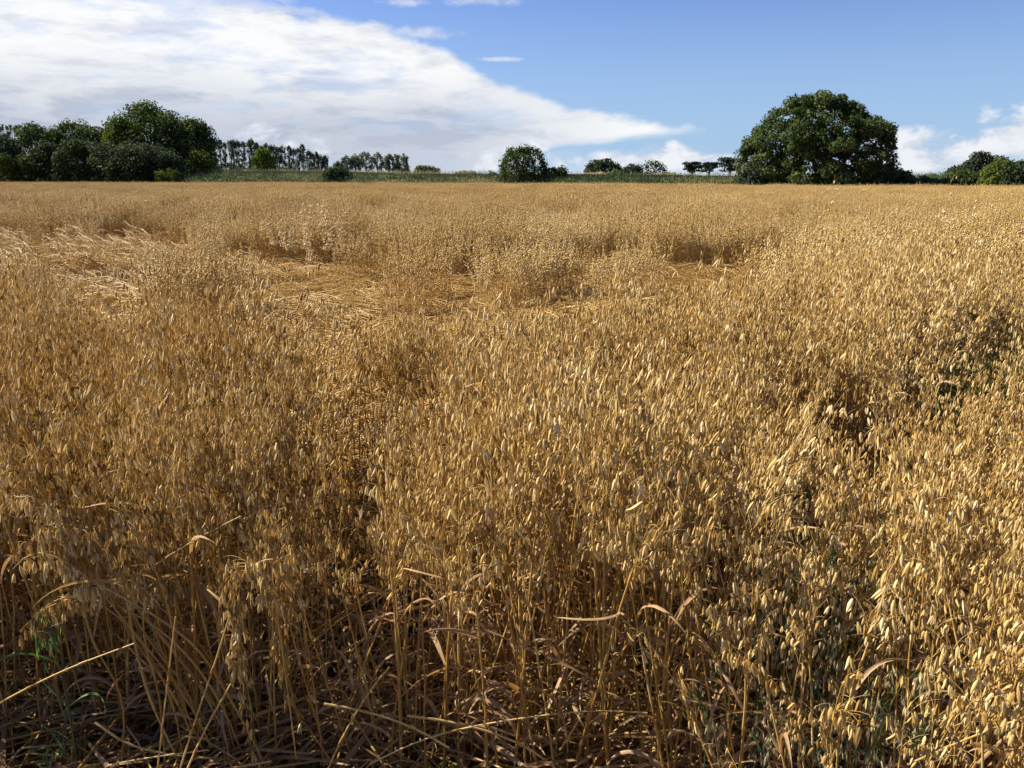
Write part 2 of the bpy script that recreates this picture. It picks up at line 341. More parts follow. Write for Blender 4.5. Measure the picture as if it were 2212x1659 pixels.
# ------------------------------------------------------------------ trees
LEAF_V = np.array([[0, -0.55, 0.0], [0.36, 0.0, 0.09], [0, 0.6, 0.0], [-0.36, 0.0, 0.09]]); LEAF_F = np.array([[0, 1, 2], [0, 2, 3]])
def leaf_cloud(rng, C, rad, n, size, flat=1.0, shell=0.55):
    """n leaves spread through blobs C (k,3) of radius rad (k,)"""
    pw = rad ** 2; k = rng.choice(len(C), n, p=pw / pw.sum())
    d = rng.normal(size=(n, 3)); d /= np.linalg.norm(d, axis=1, keepdims=True)
    r = rad[k] * (shell + (1.08 - shell) * rng.random(n) ** 0.8)
    P = C[k] + d * r[:, None] * np.array([1, 1, flat])
    nrm = d * 0.8 + rng.normal(size=(n, 3)) * 0.6 + np.array([0, 0, 0.35]); nrm /= np.linalg.norm(nrm, axis=1, keepdims=True)
    u = np.cross(nrm, rng.normal(size=(n, 3))); u /= np.linalg.norm(u, axis=1, keepdims=True); v = np.cross(nrm, u)
    M = np.stack([u, v, nrm], -1) * (size * rng.uniform(0.7, 1.35, n))[:, None, None]
    return P, M, k
def tree(name, label, cat, prof, ybase, Y, mat, n, leaf_px=3.6, blob_px=26, zb=0.0, cb=0.12, depth=0.8, group=None, seed=1, nb=None, trunks=1, flat=0.8, shell=0.5, tone=(0.5, 0.42), bright=None, trunk_px=7, fill=0.55):
    """prof: outline of the crown's top, (px, py) in the photo; built at distance Y with real depth"""
    rng = np.random.default_rng(seed)
    prof = np.array(prof, float); s = Y / F0
    x0, x1 = prof[0, 0], prof[-1, 0]; W = (x1 - x0) * s; pc = (x0 + x1) / 2; xc = at(pc, ybase, Y)[0]
    ztops = np.array([at(p[0], p[1], Y)[2] for p in prof]); H = ztops.max() - zb
    nb = nb or int(np.clip((x1 - x0) * H / s / (blob_px ** 2) * 3.6, 9, 220))
    C, rad = [], []
    while len(C) < nb:
        sil = len(C) < nb * 0.2; p = x0 + (x1 - x0) * (np.clip((len(C) + rng.random()) / (nb * 0.2), 0, 1) if sil else rng.random()); zt = np.interp(p, prof[:, 0], ztops); r = blob_px * s * rng.uniform(0.55, 1.15)
        r = min(r, 0.42 * (zt - zb) + 0.05, W * 0.3); lo = zb + cb * H + r * 0.5
        if zt - r < lo: z = max(zb + r * 0.6, zt - r)
        elif sil: z = zt - r * rng.uniform(0.55, 1.6)
        else: z = lo + (zt - r * 0.8 - lo) * rng.random() ** fill
        x = at(p, ybase, Y)[0]; ex = (p - pc) / ((x1 - x0) / 2); hz = np.clip((z - zb) / max(zt - zb, 0.1), 0, 1)
        D = depth * W / 2 * math.sqrt(max(0.05, 1 - ex * ex)) * math.sqrt(max(0.06, 1 - max(0, hz - 0.25) ** 2 * 1.2))
        if sil: D *= 0.35
        y = Y + D * (rng.choice([-1, 1]) * rng.random() ** 0.55)
        edge_in = r * 0.6 * np.sign(ex) * max(0, abs(ex) - 0.75) / 0.25
        C.append((x - edge_in - xc, y - Y, z - zb)); rad.append(r)
    C = np.array(C); rad = np.array(rad); sp_ = rng.random(len(C)) < 0.35; rad[sp_] *= 0.6
    root = tag(empty(name, (xc, Y, zb)), label, cat, group)
    tm = MB(); tr = max(trunk_px * s / 2, 0.04)
    for t in range(trunks):
        bx0 = (rng.random() - 0.5) * W * 0.25 * (trunks > 1)
        hub = np.array([bx0 + rng.normal() * 0.05 * W, rng.normal() * 0.04 * W, H * (0.42 if cb < 0.2 else max(cb, 0.45))])
        q = np.linspace(0, 1, 7)[:, None]; P = np.array([bx0, 0, -0.1]) * (1 - q) + hub * q + np.sin(q * 5 + t) * np.array([0.02, 0.02, 0]) * W
        tube(tm, P, np.linspace(tr * 1.25, tr * 0.75, 7), 7, 0, 0.5)
        for c in C[rng.permutation(len(C))[: min(len(C), 16)]]:
            q = np.linspace(0, 1, 5)[:, None]; mid = (hub + c) / 2 + np.array([0, 0, 0.08 * H]); P = (1 - q) ** 2 * hub + 2 * q * (1 - q) * mid + q ** 2 * c
            tube(tm, P, np.linspace(tr * 0.5, tr * 0.1, 5), 4, 0, 0.45)
    tm.build('trunk', MT['bark'], root)
    P, M, k = leaf_cloud(rng, C, rad, n, leaf_px * s, flat, shell)
    ok = P[:, 2] > 0.02
    bt = rng.normal(size=len(C)) * 0.20
    T = np.clip(tone[0] + bt[k] + rng.normal(size=n) * tone[1] * 0.42, 0, 1)
    cm = MB(); place(cm, LEAF_V, LEAF_F, P[ok], M[ok], 0, T[ok])
    cm.build('crown', MT[mat], root)
    return root
def dome(px0, px1, ytop, ybase, jag=0.06, p=2.2, n=13, seed=0, lean=0.0):
    r = np.random.default_rng(seed + 500 + int(px0)); u = np.linspace(-1, 1, n)
    h = (1 - np.abs(u - lean * (1 - u * u)) ** p).clip(0.0, 1) ** (1 / p); h = h * (1 + r.normal(size=n) * jag); h = h / h.max()
    return [(px0 + (a + 1) / 2 * (px1 - px0), ybase - (ybase - ytop) * (0.12 + 0.88 * b)) for a, b in zip(u, h)]

# the big round tree on the right
tree('broad_tree', 'broad round dark green tree, largest tree on the right side of the field', 'tree',
     [(1590, 352), (1597, 315), (1603, 296), (1622, 290), (1632, 275), (1648, 262), (1660, 240), (1684, 224), (1690, 212), (1715, 203), (1745, 199), (1770, 203), (1800, 206), (1832, 222), (1838, 235), (1860, 246), (1868, 258), (1885, 246), (1902, 262), (1910, 290), (1918, 318), (1915, 345), (1920, 378)],
     395, 66, 'oakleaf', 76000, 4.6, 20, cb=0.0, depth=0.8, seed=11, trunks=3, trunk_px=11, shell=0.3, tone=(0.52, 0.45), nb=430, fill=1.15)
tree('shrub', 'thin wispy shrub against the right foot of the broad round tree', 'shrub', [(1890, 345), (1902, 318), (1915, 308), (1924, 330), (1930, 350)], 392, 63.5, 'greyleaf', 700, 4, 12, seed=12, shell=0.2, cb=0.1, trunk_px=3)
tree('shrub', 'low leafy light green shrub at the left foot of the broad round tree', 'shrub', dome(1588, 1650, 352, 396, seed=3), 396, 64, 'greyleaf', 2600, 4.4, 14, seed=13, cb=0)
# left group
tree('leafy_tree', 'tallest dome shaped green tree of the dark clump on the left', 'tree',
     [(243, 290), (252, 262), (268, 246), (285, 244), (300, 228), (318, 219), (345, 221), (368, 230), (385, 246), (398, 260), (410, 285), (415, 320)], 388, 106, 'oakleaf', 17000, 4.4, 22, seed=21, tone=(0.62, 0.45), trunk_px=12)
tree('leafy_tree', 'narrower green tree joined to the right side of the tallest left tree', 'tree',
     [(392, 285), (402, 262), (415, 251), (435, 252), (452, 262), (466, 276), (462, 300), (468, 330)], 388, 105, 'oakleaf', 8000, 4.4, 18, seed=22, tone=(0.66, 0.45), trunk_px=10)
tree('leafy_tree', 'yellow green sunlit tree on the left flank of the tallest left tree', 'tree',
     [(240, 292), (252, 270), (266, 250), (276, 256), (290, 290), (300, 320)], 388, 104, 'brightleaf', 4200, 4.2, 15, seed=23, tone=(0.6, 0.4))
tree('leafy_tree', 'mid height feathery green tree left of the tallest left tree', 'tree',
     [(144, 300), (148, 262), (160, 256), (180, 255), (194, 262), (210, 268), (226, 272), (242, 274), (250, 300)], 388, 108, 'oakleaf', 7500, 4, 16, seed=24, tone=(0.5, 0.4))
tree('leafy_tree', 'rounded green tree third from the left edge, in front of the poplars', 'tree',
     [(56, 300), (62, 270), (76, 263), (92, 264), (108, 274), (120, 278), (134, 272), (148, 280), (152, 310)], 388, 107, 'oakleaf', 7500, 4, 17, seed=25, tone=(0.48, 0.4))
tree('leafy_tree', 'dark round tree cut by the left edge of the photo', 'tree', [(-60, 300), (-30, 282), (0, 283), (22, 286), (40, 300), (50, 325)], 388, 101, 'darkleaf', 6000, 4.2, 17, seed=26, tone=(0.6, 0.4))
tree('shrub', 'yellow green bush at the far left edge of the field', 'shrub', dome(-14, 34, 326, 388, seed=5), 388, 98, 'brightleaf', 2600, 4, 11, seed=27, cb=0, tone=(0.4, 0.35))
tree('shrub', 'pale green bush second from the left edge of the field', 'shrub', dome(34, 76, 325, 388, seed=6), 388, 99, 'brightleaf', 2400, 4, 11, seed=28, cb=0, tone=(0.3, 0.35))
tree('shrub', 'smooth dark rounded shrub in the middle of the left clump', 'shrub', dome(128, 212, 296, 388, 0.03, 2.6, seed=7), 388, 98, 'darkleaf', 9000, 3.8, 18, seed=29, cb=0, shell=0.6, tone=(0.55, 0.4))
tree('shrub', 'smaller dark shrub on the left of the smooth rounded one', 'shrub', dome(74, 140, 300, 388, 0.05, 2.4, seed=8), 388, 99.5, 'darkleaf', 6500, 3.8, 16, seed=30, cb=0, tone=(0.55, 0.4))
tree('shrub', 'grey green silvery shrub below the tallest left tree', 'shrub', [(204, 335), (212, 306), (235, 300), (262, 318), (285, 302), (315, 310), (345, 303), (360, 322), (368, 340)], 388, 97, 'greyleaf', 8000, 4, 13, seed=31, cb=0, tone=(0.32, 0.5))
tree('shrub', 'lower grey green shrub at the right foot of the tallest left tree', 'shrub', dome(326, 396, 318, 389, 0.06, seed=9), 389, 96, 'greyleaf', 4500, 4, 14, seed=32, cb=0, tone=(0.45, 0.45))
tree('shrub', 'dark shrub between the two grey green shrubs on the left', 'shrub', dome(238, 335, 318, 389, 0.05, 2.6, seed=10), 389, 95, 'darkleaf', 7000, 3.8, 16, seed=33, cb=0, tone=(0.3, 0.3))
tree('shrub', 'bright yellow green bush at the right end of the left clump', 'shrub', dome(406, 468, 320, 378, 0.08, seed=11), 378, 102, 'brightleaf', 4200, 4, 13, seed=34, cb=0, zb=0.3, tone=(0.62, 0.4))
tree('shrub', 'small brownish bush at the front foot of the left clump', 'shrub', dome(336, 392, 358, 391, 0.1, seed=12), 391, 93.5, 'brightleaf', 1600, 3.6, 8, seed=35, cb=0, tone=(0.35, 0.3))
# poplar rows
prow = np.random.default_rng(40)
pp = [(472 + 9.7 * i + prow.normal() * 2.2) for i in range(25)]
ptop = np.interp(pp, [470, 530, 560, 600, 640, 672, 700, 712], [301, 304, 309, 314, 315, 322, 336, 343]) + prow.normal(size=25) * 3.0
for i, (p, t) in enumerate(zip(pp, ptop)):
    Y = 290 + 3.4 * i; wd = 5.0 + prow.random() * 2.0
    tree('poplar_tree', 'slender poplar with bare lower trunk in the long row left of centre', 'tree',
         [(p - wd, t + 22), (p - wd * 0.8, t + 5), (p - wd * 0.2, t), (p + wd * 0.5, t + 2), (p + wd, t + 10), (p + wd * 0.9, t + 30)], 372, Y, 'poplarleaf', 1000, 2.4, 3.8, cb=0.16, depth=1.0, group='poplars in the long row', seed=400 + i, nb=44, shell=0.1, flat=1.7, trunk_px=2.2, fill=0.75)
for p, t, lab in [(8, 266, 'slender poplar behind the dark tree at the far left edge'), (22, 266, 'second poplar from the left edge, behind the dark tree'), (38, 264, 'poplar with a tall narrow crown behind the pale green bush'), (52, 266, 'poplar just left of the rounded tree third from the left edge')]:
    tree('poplar_tree', lab, 'tree', [(p - 8, t + 20), (p - 5, t + 3), (p, t), (p + 6, t + 4), (p + 9, t + 20)], 372, 240, 'poplarleaf', 420, 3.0, 6, cb=0.3, depth=1, seed=430 + int(p), nb=14, shell=0.15, flat=1.4, trunk_px=2.2)
for j, (a, c, t, lab) in enumerate([(722, 742, 347, 'pale low poplar at the left end of the second row'), (738, 764, 335, 'pale green poplar second in the second row'), (758, 778, 333, 'narrow poplar third in the second row'), (775, 804, 328, 'widest dark poplar of the second row'),
                                 (802, 830, 329, 'round topped poplar right of the widest one'), (830, 852, 330, 'poplar right of the gap in the second row'), (848, 866, 331, 'slim poplar second from the right end of the second row'), (864, 884, 333, 'leaning poplar at the right end of the second row')]):
    m = (a + c) / 2
    tree('poplar_tree', lab, 'tree', [(a, t + 24), (a + 3, t + 7), (m, t), (c - 3, t + 4), (c, t + 26)], 374, 300 + 4 * j, 'poplarleaf', 1500, 2.6, 5.5, cb=0.10, depth=1, seed=450 + j, nb=40, shell=0.2, flat=1.2, trunk_px=2.6)
tree('hedge', 'dark hedge behind the trunks of the long poplar row', 'hedge', [(466, 352), (490, 350), (520, 353), (548, 356), (600, 361), (640, 364)], 372, 315, 'darkleaf', 2600, 3.2, 8, cb=0, seed=46, depth=0.08, tone=(0.5, 0.3), trunk_px=2)
tree('shrub', 'rounded bush right of the second poplar row', 'shrub', dome(893, 952, 352, 376, 0.07, seed=14, lean=-0.2), 376, 170, 'oakleaf', 2000, 3.4, 9, seed=47, cb=0, tone=(0.55, 0.4))
tree('small_tree', 'single yellow green conical tree in front of the long poplar row', 'tree', [(548, 360), (552, 338), (560, 324), (570, 318), (580, 325), (590, 340), (595, 362)], 372, 107, 'brightleaf', 3600, 3.6, 10, seed=48, cb=0.02, tone=(0.5, 0.4), zb=1.4)
tree('shrub', 'dark low bush on the bank below the second poplar row', 'shrub', dome(698, 760, 357, 388, 0.08, seed=15), 388, 92, 'darkleaf', 3600, 3.6, 10, seed=49, cb=0, tone=(0.75, 0.4))
# centre
tree('shrub', 'lone spiky dark shrub at the field edge near the centre', 'shrub',
     [(1078, 370), (1084, 345), (1092, 338), (1096, 322), (1105, 317), (1122, 316), (1140, 314), (1158, 316), (1166, 320), (1170, 335), (1176, 352), (1186, 372)], 390, 84, 'oakleaf', 7000, 3.8, 11, seed=51, cb=0, shell=0.12, tone=(0.5, 0.45), trunks=2, trunk_px=6, flat=1.1)
tree('shrub', 'small ragged bush on the right of the lone spiky shrub', 'shrub', [(1172, 375), (1184, 362), (1195, 358), (1203, 366), (1212, 356), (1220, 362), (1227, 378)], 391, 83, 'oakleaf', 2000, 3.8, 8, seed=52, cb=0, shell=0.2, tone=(0.5, 0.4))
tree('round_tree', 'round dark tree beyond the bank right of centre', 'tree', dome(1262, 1344, 339, 380, 0.05, 2.3, seed=16), 380, 150, 'darkleaf', 5000, 3.4, 11, seed=53, cb=0.02, tone=(0.55, 0.4))
tree('round_tree', 'smaller dark tree right of the round one beyond the bank', 'tree', dome(1342, 1388, 352, 380, 0.05, seed=17), 380, 155, 'darkleaf', 2600, 3.4, 9, seed=54, cb=0.02, tone=(0.55, 0.4))
tree('shrub', 'green bush on the bank in front of the round dark tree', 'shrub', dome(1306, 1356, 364, 392, 0.1, seed=18), 392, 82, 'oakleaf', 2600, 3.4, 9, seed=55, cb=0, tone=(0.7, 0.4))
tree('birch_tree', 'thin airy grey green tree with sky showing through it', 'tree', [(1386, 372), (1392, 352), (1404, 342), (1418, 340), (1426, 350), (1434, 355), (1440, 372)], 378, 140, 'greyleaf', 950, 3.4, 9, seed=56, cb=0.1, shell=0.1, tone=(0.5, 0.4), trunk_px=2.5)
for j, (a, c, t, lab) in enumerate([(1474, 1514, 347, 'leftmost dark pine of the row left of the broad tree'), (1512, 1550, 349, 'middle dark pine with flat branches left of the broad tree'), (1548, 1602, 338, 'tallest flat topped pine beside the broad tree')]):
    rng = np.random.default_rng(60 + j); Y = 160 + 5 * j; s = Y / F0; root = tag(empty('pine_tree', (at((a + c) / 2, 380, Y)[0], Y, 0)), lab, 'tree')
    ht = at((a + c) / 2, t, Y)[2]; W = (c - a) * s; tm = MB()
    tube(tm, [(0, 0, -0.1), (0.1, 0, ht * 0.5), (-0.05, 0, ht * 0.93)], [0.28, 0.22, 0.08], 6); cs, rs = [], []
    zlo = at(0, 372, Y)[2]
    for q in range(26):
        f = rng.random() ** 0.8; z = zlo + (ht - zlo - 0.35) * f; ph = rng.random() * 6.28; rr = W / 2 * (0.25 + 0.7 * rng.random()) * (1.0 if f < 0.75 else 0.75); rr = rr * (0.5 if f < 0.2 and rng.random() < 0.5 else 1)
        e = np.array([math.cos(ph) * rr, math.sin(ph) * rr, z]); tube(tm, [(0, 0, z - rr * 0.25), e * [0.6, 0.6, 1] + [0, 0, -0.1], e], [0.09, 0.06, 0.03], 4); cs.append(e); rs.append(W * rng.uniform(0.13, 0.2))
        if rng.random() < 0.6: cs.append(e * [0.5, 0.5, 1] + [0, 0, 0.1]); rs.append(W * 0.13)
    tm.build('trunk', MT['bark'], root); P, M, k = leaf_cloud(rng, np.array(cs), np.array(rs), 2600, 3.0 * s, 0.42, 0.2); cm = MB(); place(cm, LEAF_V, LEAF_F, P, M, 0, np.clip(0.4 + rng.normal(size=len(P)) * 0.2, 0, 1)); cm.build('crown', MT['pineleaf'], root)
# right side
for k, (a, c, t, bse, Y, mat, n, lab) in enumerate([
    (1918, 1972, 361, 394, 66, 'oakleaf', 2800, 'rounded low bush just right of the broad tree'),
    (1960, 2030, 378, 396, 64, 'greyleaf', 2200, 'low dull bush in the gap right of the broad tree'),
    (1978, 2030, 373, 392, 110, 'greyleaf', 1300, 'far grey green bush in the gap on the right'),
    (2014, 2062, 381, 397, 62, 'greyleaf', 1700, 'low straggly bush before the trees at the right edge'),
    (2040, 2090, 350, 396, 78, 'darkleaf', 3200, 'small dark tree left of the tall layered tree on the right'),
    (2044, 2120, 363, 397, 61, 'oakleaf', 4200, 'dull green bush in front of the tall layered tree'),
    (2120, 2192, 338, 397, 58, 'brightleaf', 5000, 'bright green rounded bush near the right edge'),
    (2160, 2240, 340, 397, 57, 'darkleaf', 6000, 'dark green bush cut by the right edge of the photo')]):
    tree('shrub' if 'tree left' not in lab else 'small_tree', lab, 'shrub' if 'tree left' not in lab else 'tree', dome(a, c, t, bse, 0.07, 2.3, seed=70 + k), bse, Y, mat, n, 4, 12, seed=80 + k, cb=0, tone=(0.55, 0.4))
tree('layered_tree', 'tall dark layered tree near the right edge', 'tree', [(2076, 362), (2086, 345), (2094, 334), (2104, 324), (2122, 323), (2130, 335), (2134, 360)], 390, 84, 'pineleaf', 4200, 3.6, 10, seed=91, cb=0.1, flat=0.5, tone=(0.6, 0.4))
tree('conifer_tree', 'ragged dark conifer right of the tall layered tree', 'tree', [(2126, 352), (2134, 336), (2146, 332), (2154, 342), (2160, 329), (2168, 345), (2176, 358)], 390, 86, 'pineleaf', 3000, 3.4, 8, seed=92, cb=0.1, flat=0.4, shell=0.1, tone=(0.45, 0.4))

for k, (a, c, t, Y, mat, n, lab) in enumerate([(975, 1036, 366, 95, 'weed', 1500, 'tan dry grass mound on the bank left of the lone spiky shrub'), (1252, 1316, 370, 86, 'weed', 1300, 'tan dry grass mound on the bank below the round dark tree'),
                                               (812, 846, 369, 104, 'darkleaf', 700, 'small dark bush on the bank below the slim poplars'), (1052, 1072, 366, 94, 'greyleaf', 300, 'small wispy bush on the bank just left of the lone spiky shrub'), (1400, 1470, 372, 84, 'weed', 1200, 'low dry grass mound on the bank below the airy tree')]):
    tree('grass_mound' if mat == 'weed' else 'shrub', lab, 'grass' if mat == 'weed' else 'shrub', dome(a, c, t, 381, 0.1, 2.0, seed=90 + k), 381, Y, mat, n, 3, 6, seed=500 + k, cb=0, zb=float(at(a, 381, Y)[2]) - 0.1, tone=(0.85, 0.2) if mat == 'weed' else (0.5, 0.4), trunk_px=1)
# ------------------------------------------------------------------ rough growth on the bank and along the far edge of the field (uncountable)
rng = np.random.default_rng(7); rg = MB(); n = 110000
x = rng.uniform(-85, 60, n); f = rng.random(n); dy = -0.9 + 8.6 * f
zt = np.interp(dy, [p[0] for p in prof], [p[1] for p in prof]) * bank_top(x); px = CX + x / edge(x) * F0
hgt = np.abs(rng.normal(size=n)) * 0.42 * (0.2 + 1.5 * fbm(x * 0.35, dy * 0.3, 3) ** 1.5) ; hgt = np.where(dy > 4.6, hgt * 0.7, hgt); hgt *= np.where(dy > 5.0, np.interp(px, [300, 900, 1100], [0.5, 0.5, 0.7]), 1) * np.where((dy > 3.2) & (dy < 6.4), 0.35, 1)
P = np.stack([x, edge(x) + dy, np.maximum(zt, 0) + hgt], -1)
dry = fbm(x * 0.25, dy * 0.6, 9); tn = 0.22 + (dry - 0.5) * 1.3 + rng.normal(size=n) * 0.05 + np.where(dy > 5.9, 0.42, 0) + np.interp(px, [300, 800, 860, 1060, 1100, 1700], [0, 0.0, 0.22, 0.25, 0.0, 0.0]) * (dy < 3) + np.where((dy < 0) & (px < 420), 0.25, 0)
tn = np.clip(tn, 0.0, 1)
ax = rng.normal(size=(n, 3)) + np.array([0, -0.5, 0.2]); ax /= np.linalg.norm(ax, axis=1, keepdims=True); u = np.cross(ax, rng.normal(size=(n, 3))); u /= np.linalg.norm(u, axis=1, keepdims=True)
M = np.stack([u, np.cross(ax, u), ax], -1) * (rng.uniform(0.08, 0.18, n))[:, None, None]
place(rg, LEAF_V, LEAF_F, P, M, 0, tn)
m2 = rng.random(n) < 0.4                                           # upright grass blades
BL_V = np.array([[-0.5, 0, 0], [0.5, 0, 0], [0.15, 0, 1.0]]); BL_F = np.array([[0, 1, 2]])
k = m2.sum(); Mb = euler_mats(rng.normal(size=k) * 0.2, rng.normal(size=k) * 0.25, rng.random(k) * 6.28) * np.array([0.06, 0.06, 1]) ; Mb = Mb * (0.35 + 0.45 * rng.random(k))[:, None, None]
place(rg, BL_V, BL_F, np.stack([x, edge(x) + dy, np.maximum(zt, 0)], -1)[m2], Mb, 0, np.clip(tn[m2] + 0.18, 0, 1))
tag(rg.build('rough_grass', MT['weed']), 'rough green weeds and dry grass covering the bank', None, None, 'stuff')

# ------------------------------------------------------------------ oat plants
def spikelet_template(L=0.0285, wd=0.0045, splay=0.0046, cols=4):
    t = np.array([0, 0.14, 0.36, 0.60, 0.82, 1.0]); pr = np.array([0.18, 0.66, 1.0, 0.86, 0.5, 0.06]); cx = splay * np.array([0.02, 0.05, 0.15, 0.35, 0.65, 1.0])
    V, Fc, T = [], [], []; o = 0
    for s in (1, -1):
        a = np.linspace(-1, 1, cols) * 1.35
        P = np.stack([s * (cx[:, None] + wd * pr[:, None] * np.cos(a)[None] * 0.85), s * wd * pr[:, None] * np.sin(a)[None], -L * t[:, None] + 0 * a[None]], -1)
        V.append(P.reshape(-1, 3)); i = np.arange(5)[:, None] * cols; j = np.arange(cols - 1)[None]
        Fc.append(np.stack([i + j, i + j + 1, i + j + 1 + cols, i + j + cols], -1).reshape(-1, 4) + o); o += 6 * cols
    t2 = np.array([0.1, 0.35, 0.65, 1.04]); r2 = np.array([0.3, 0.9, 0.8, 0.05]) * wd * 0.55; a = np.arange(4) / 4 * 6.283
    V.append(np.stack([r2[:, None] * np.cos(a), r2[:, None] * np.sin(a), -L * t2[:, None] + 0 * a], -1).reshape(-1, 3)); i = np.arange(3)[:, None] * 4; j = np.arange(4)[None]; k = (j + 1) % 4
    Fc.append(np.stack([i + j, i + k, i + 4 + k, i + 4 + j], -1).reshape(-1, 4) + o)
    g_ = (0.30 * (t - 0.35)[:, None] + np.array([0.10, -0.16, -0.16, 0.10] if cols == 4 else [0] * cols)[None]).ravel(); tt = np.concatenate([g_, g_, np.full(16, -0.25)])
    return np.concatenate(V), np.concatenate(Fc), tt
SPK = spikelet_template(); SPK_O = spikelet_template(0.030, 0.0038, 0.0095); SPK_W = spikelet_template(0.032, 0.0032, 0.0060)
def spindle(L, r, n):
    a = np.arange(n) / n * 6.283; V = [[0, 0, 0]] + [[r * math.cos(q), r * math.sin(q), -L * 0.42] for q in a] + [[0, 0, -L]]
    Fc = [[0, 1 + (k + 1) % n, 1 + k] for k in range(n)] + [[n + 1, 1 + k, 1 + (k + 1) % n] for k in range(n)]
    return np.array(V), np.array(Fc)
SPK1 = spindle(0.028, 0.0056, 4); SPK2 = spindle(0.034, 0.009, 3)

def resample(P, n):
    P = np.asarray(P, float)
    for _ in range(2):                                           # Chaikin rounding
        Q = [P[0]]
        for a, b2 in zip(P[:-1], P[1:]): Q += [a * 0.75 + b2 * 0.25, a * 0.25 + b2 * 0.75]
        P = np.array(Q + [P[-1]])
    d = np.concatenate([[0], np.cumsum(np.linalg.norm(np.diff(P, axis=0), axis=1))]); s = np.linspace(0, d[-1], n)
    return np.stack([np.interp(s, d, P[:, k]) for k in range(3)], -1)
def stalk_path(rng, H=1.0, th0=0.05, bend=0.5, nod=0.7, az=None, n=20):
    az = rng.random() * 6.283 if az is None else az; t = np.linspace(0, 1, n); th = th0 + bend * t ** 2.5 + nod * np.clip((t - 0.72) / 0.28, 0, 1) ** 1.6
    d = np.stack([np.sin(th) * math.cos(az), np.sin(th) * math.sin(az), np.cos(th)], -1); d[:, :2] += rng.normal(size=(n, 2)) * 0.018
    P = np.concatenate([[np.zeros(3)], np.cumsum(d * (H / (n - 1)), axis=0)[:-1]]); return P
def make_stalk(rng, P, style='ripe', pstart=0.74, nleaf=3, dens=1.0, leafw=0.010, stem_r=0.0021, spk=None, side=None, whorls=6, droop=None):
    """stem, panicle and leaves of one oat plant along the path P; returns (stem MB, panicle MB, [leaf MB])"""
    P = np.asarray(P, float); n = len(P); L = np.linalg.norm(np.diff(P, axis=0), axis=1).sum(); ps = int(round(pstart * (n - 1)))
    T, A, B = frames(P)
    st = MB(); t = np.linspace(0, 1, n); rad = stem_r * (1 - 0.55 * t)
    base_t = rng.uniform(0.3, 0.75); tone = np.clip(base_t + 0.2 * (t - 0.3) + rng.normal(size=n) * 0.06, 0, 1)
    tube(st, P[: ps + 1], rad[: ps + 1], 5, 0, tone[: ps + 1])
    for q in (0.22, 0.45, 0.66):                                 # leaf sheaths: thicker sleeves with a knot at their foot
        i0 = int(q * n * 0.9); i1 = min(i0 + int(0.16 * n) + 1, ps)
        if i1 - i0 >= 2: tube(st, P[i0:i1 + 1] + 0.0002, np.linspace(rad[i0] * 1.55, rad[i0] * 1.15, i1 - i0 + 1), 5, 0, np.clip(np.full(i1 - i0 + 1, rng.uniform(0.15, 0.75)), 0, 1))
    pa = MB(); tube(pa, P[ps:], np.linspace(0.0013, 0.0005, n - ps), 4, 1, 0.6)
    pos, tn = [], []
    qq = np.linspace(0, 5, whorls); nb = np.interp(qq, range(6), [5, 5, 4, 3, 2, 1]); ln = np.interp(qq, range(6), [0.085, 0.085, 0.07, 0.055, 0.035, 0.012])
    for w_ in range(whorls):
        f0 = ps + (n - 1 - ps) * (w_ / (whorls - 1)) * 0.985; i0 = min(int(f0), n - 2)
        for b_ in range(max(1, int(round(nb[w_] * dens + rng.normal() * 0.5)))):
            f = np.clip(f0 + rng.normal() * (0.14 if style == 'wild' else 0.05) * (n - 1 - ps), ps, n - 1.02); i0 = min(int(f), n - 2); c = P[i0] + (P[i0 + 1] - P[i0]) * (f - i0); tg = T[i0]
            ph = rng.random() * 6.283 if side is None else side + rng.normal() * 0.7
            o = math.cos(ph) * A[i0] + math.sin(ph) * B[i0]; l = ln[w_] * rng.uniform(0.6, 1.2) * L
            d = tg * (0.95 if style != 'wild' else 0.6) + o * (0.42 if style != 'wild' else 1.0); d /= np.linalg.norm(d); q = [c]
            for s_ in range(5): q.append(q[-1] + d * l / 5); d = d + np.array([0, 0, droop if droop is not None else -0.26 if style != 'wild' else -0.2]); d /= np.linalg.norm(d)
            q = np.array(q); tube(pa, q, np.linspace(0.00075, 0.0004, 6), 3, 1, 0.65)
            k = [5] + ([3, 4] if l > 0.035 * L else []) + ([2, 1] if l > 0.062 * L and rng.random() < 0.75 else [])
            for kk in k:
                if rng.random() > (0.96 if style != 'wild' else 0.62): continue
                drop = rng.uniform(0.004, 0.014); pp = q[kk] + np.array([rng.normal() * 0.004, rng.normal() * 0.004, -drop]); pos.append(pp); tn.append(rng.normal() * 0.23 + 0.54)
    pos = np.array(pos); m = len(pos); sc = rng.choice([0.58, 0.75, 0.88, 0.97, 1.08], m) * rng.uniform(0.92, 1.08, m)
    M = euler_mats(rng.normal(size=m) * 0.17, rng.normal(size=m) * 0.17, rng.random(m) * 6.283) * sc[:, None, None] * np.stack([rng.uniform(0.7, 1.1, m), rng.uniform(0.7, 1.1, m), rng.uniform(0.9, 1.15, m)], -1)[:, None, :]
    op = rng.random(m) < 0.28; tn = np.array(tn)
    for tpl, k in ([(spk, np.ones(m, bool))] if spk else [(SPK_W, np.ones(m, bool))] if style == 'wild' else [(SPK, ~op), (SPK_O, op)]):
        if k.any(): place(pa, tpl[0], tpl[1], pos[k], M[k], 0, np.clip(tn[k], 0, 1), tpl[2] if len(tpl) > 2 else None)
    lv = []
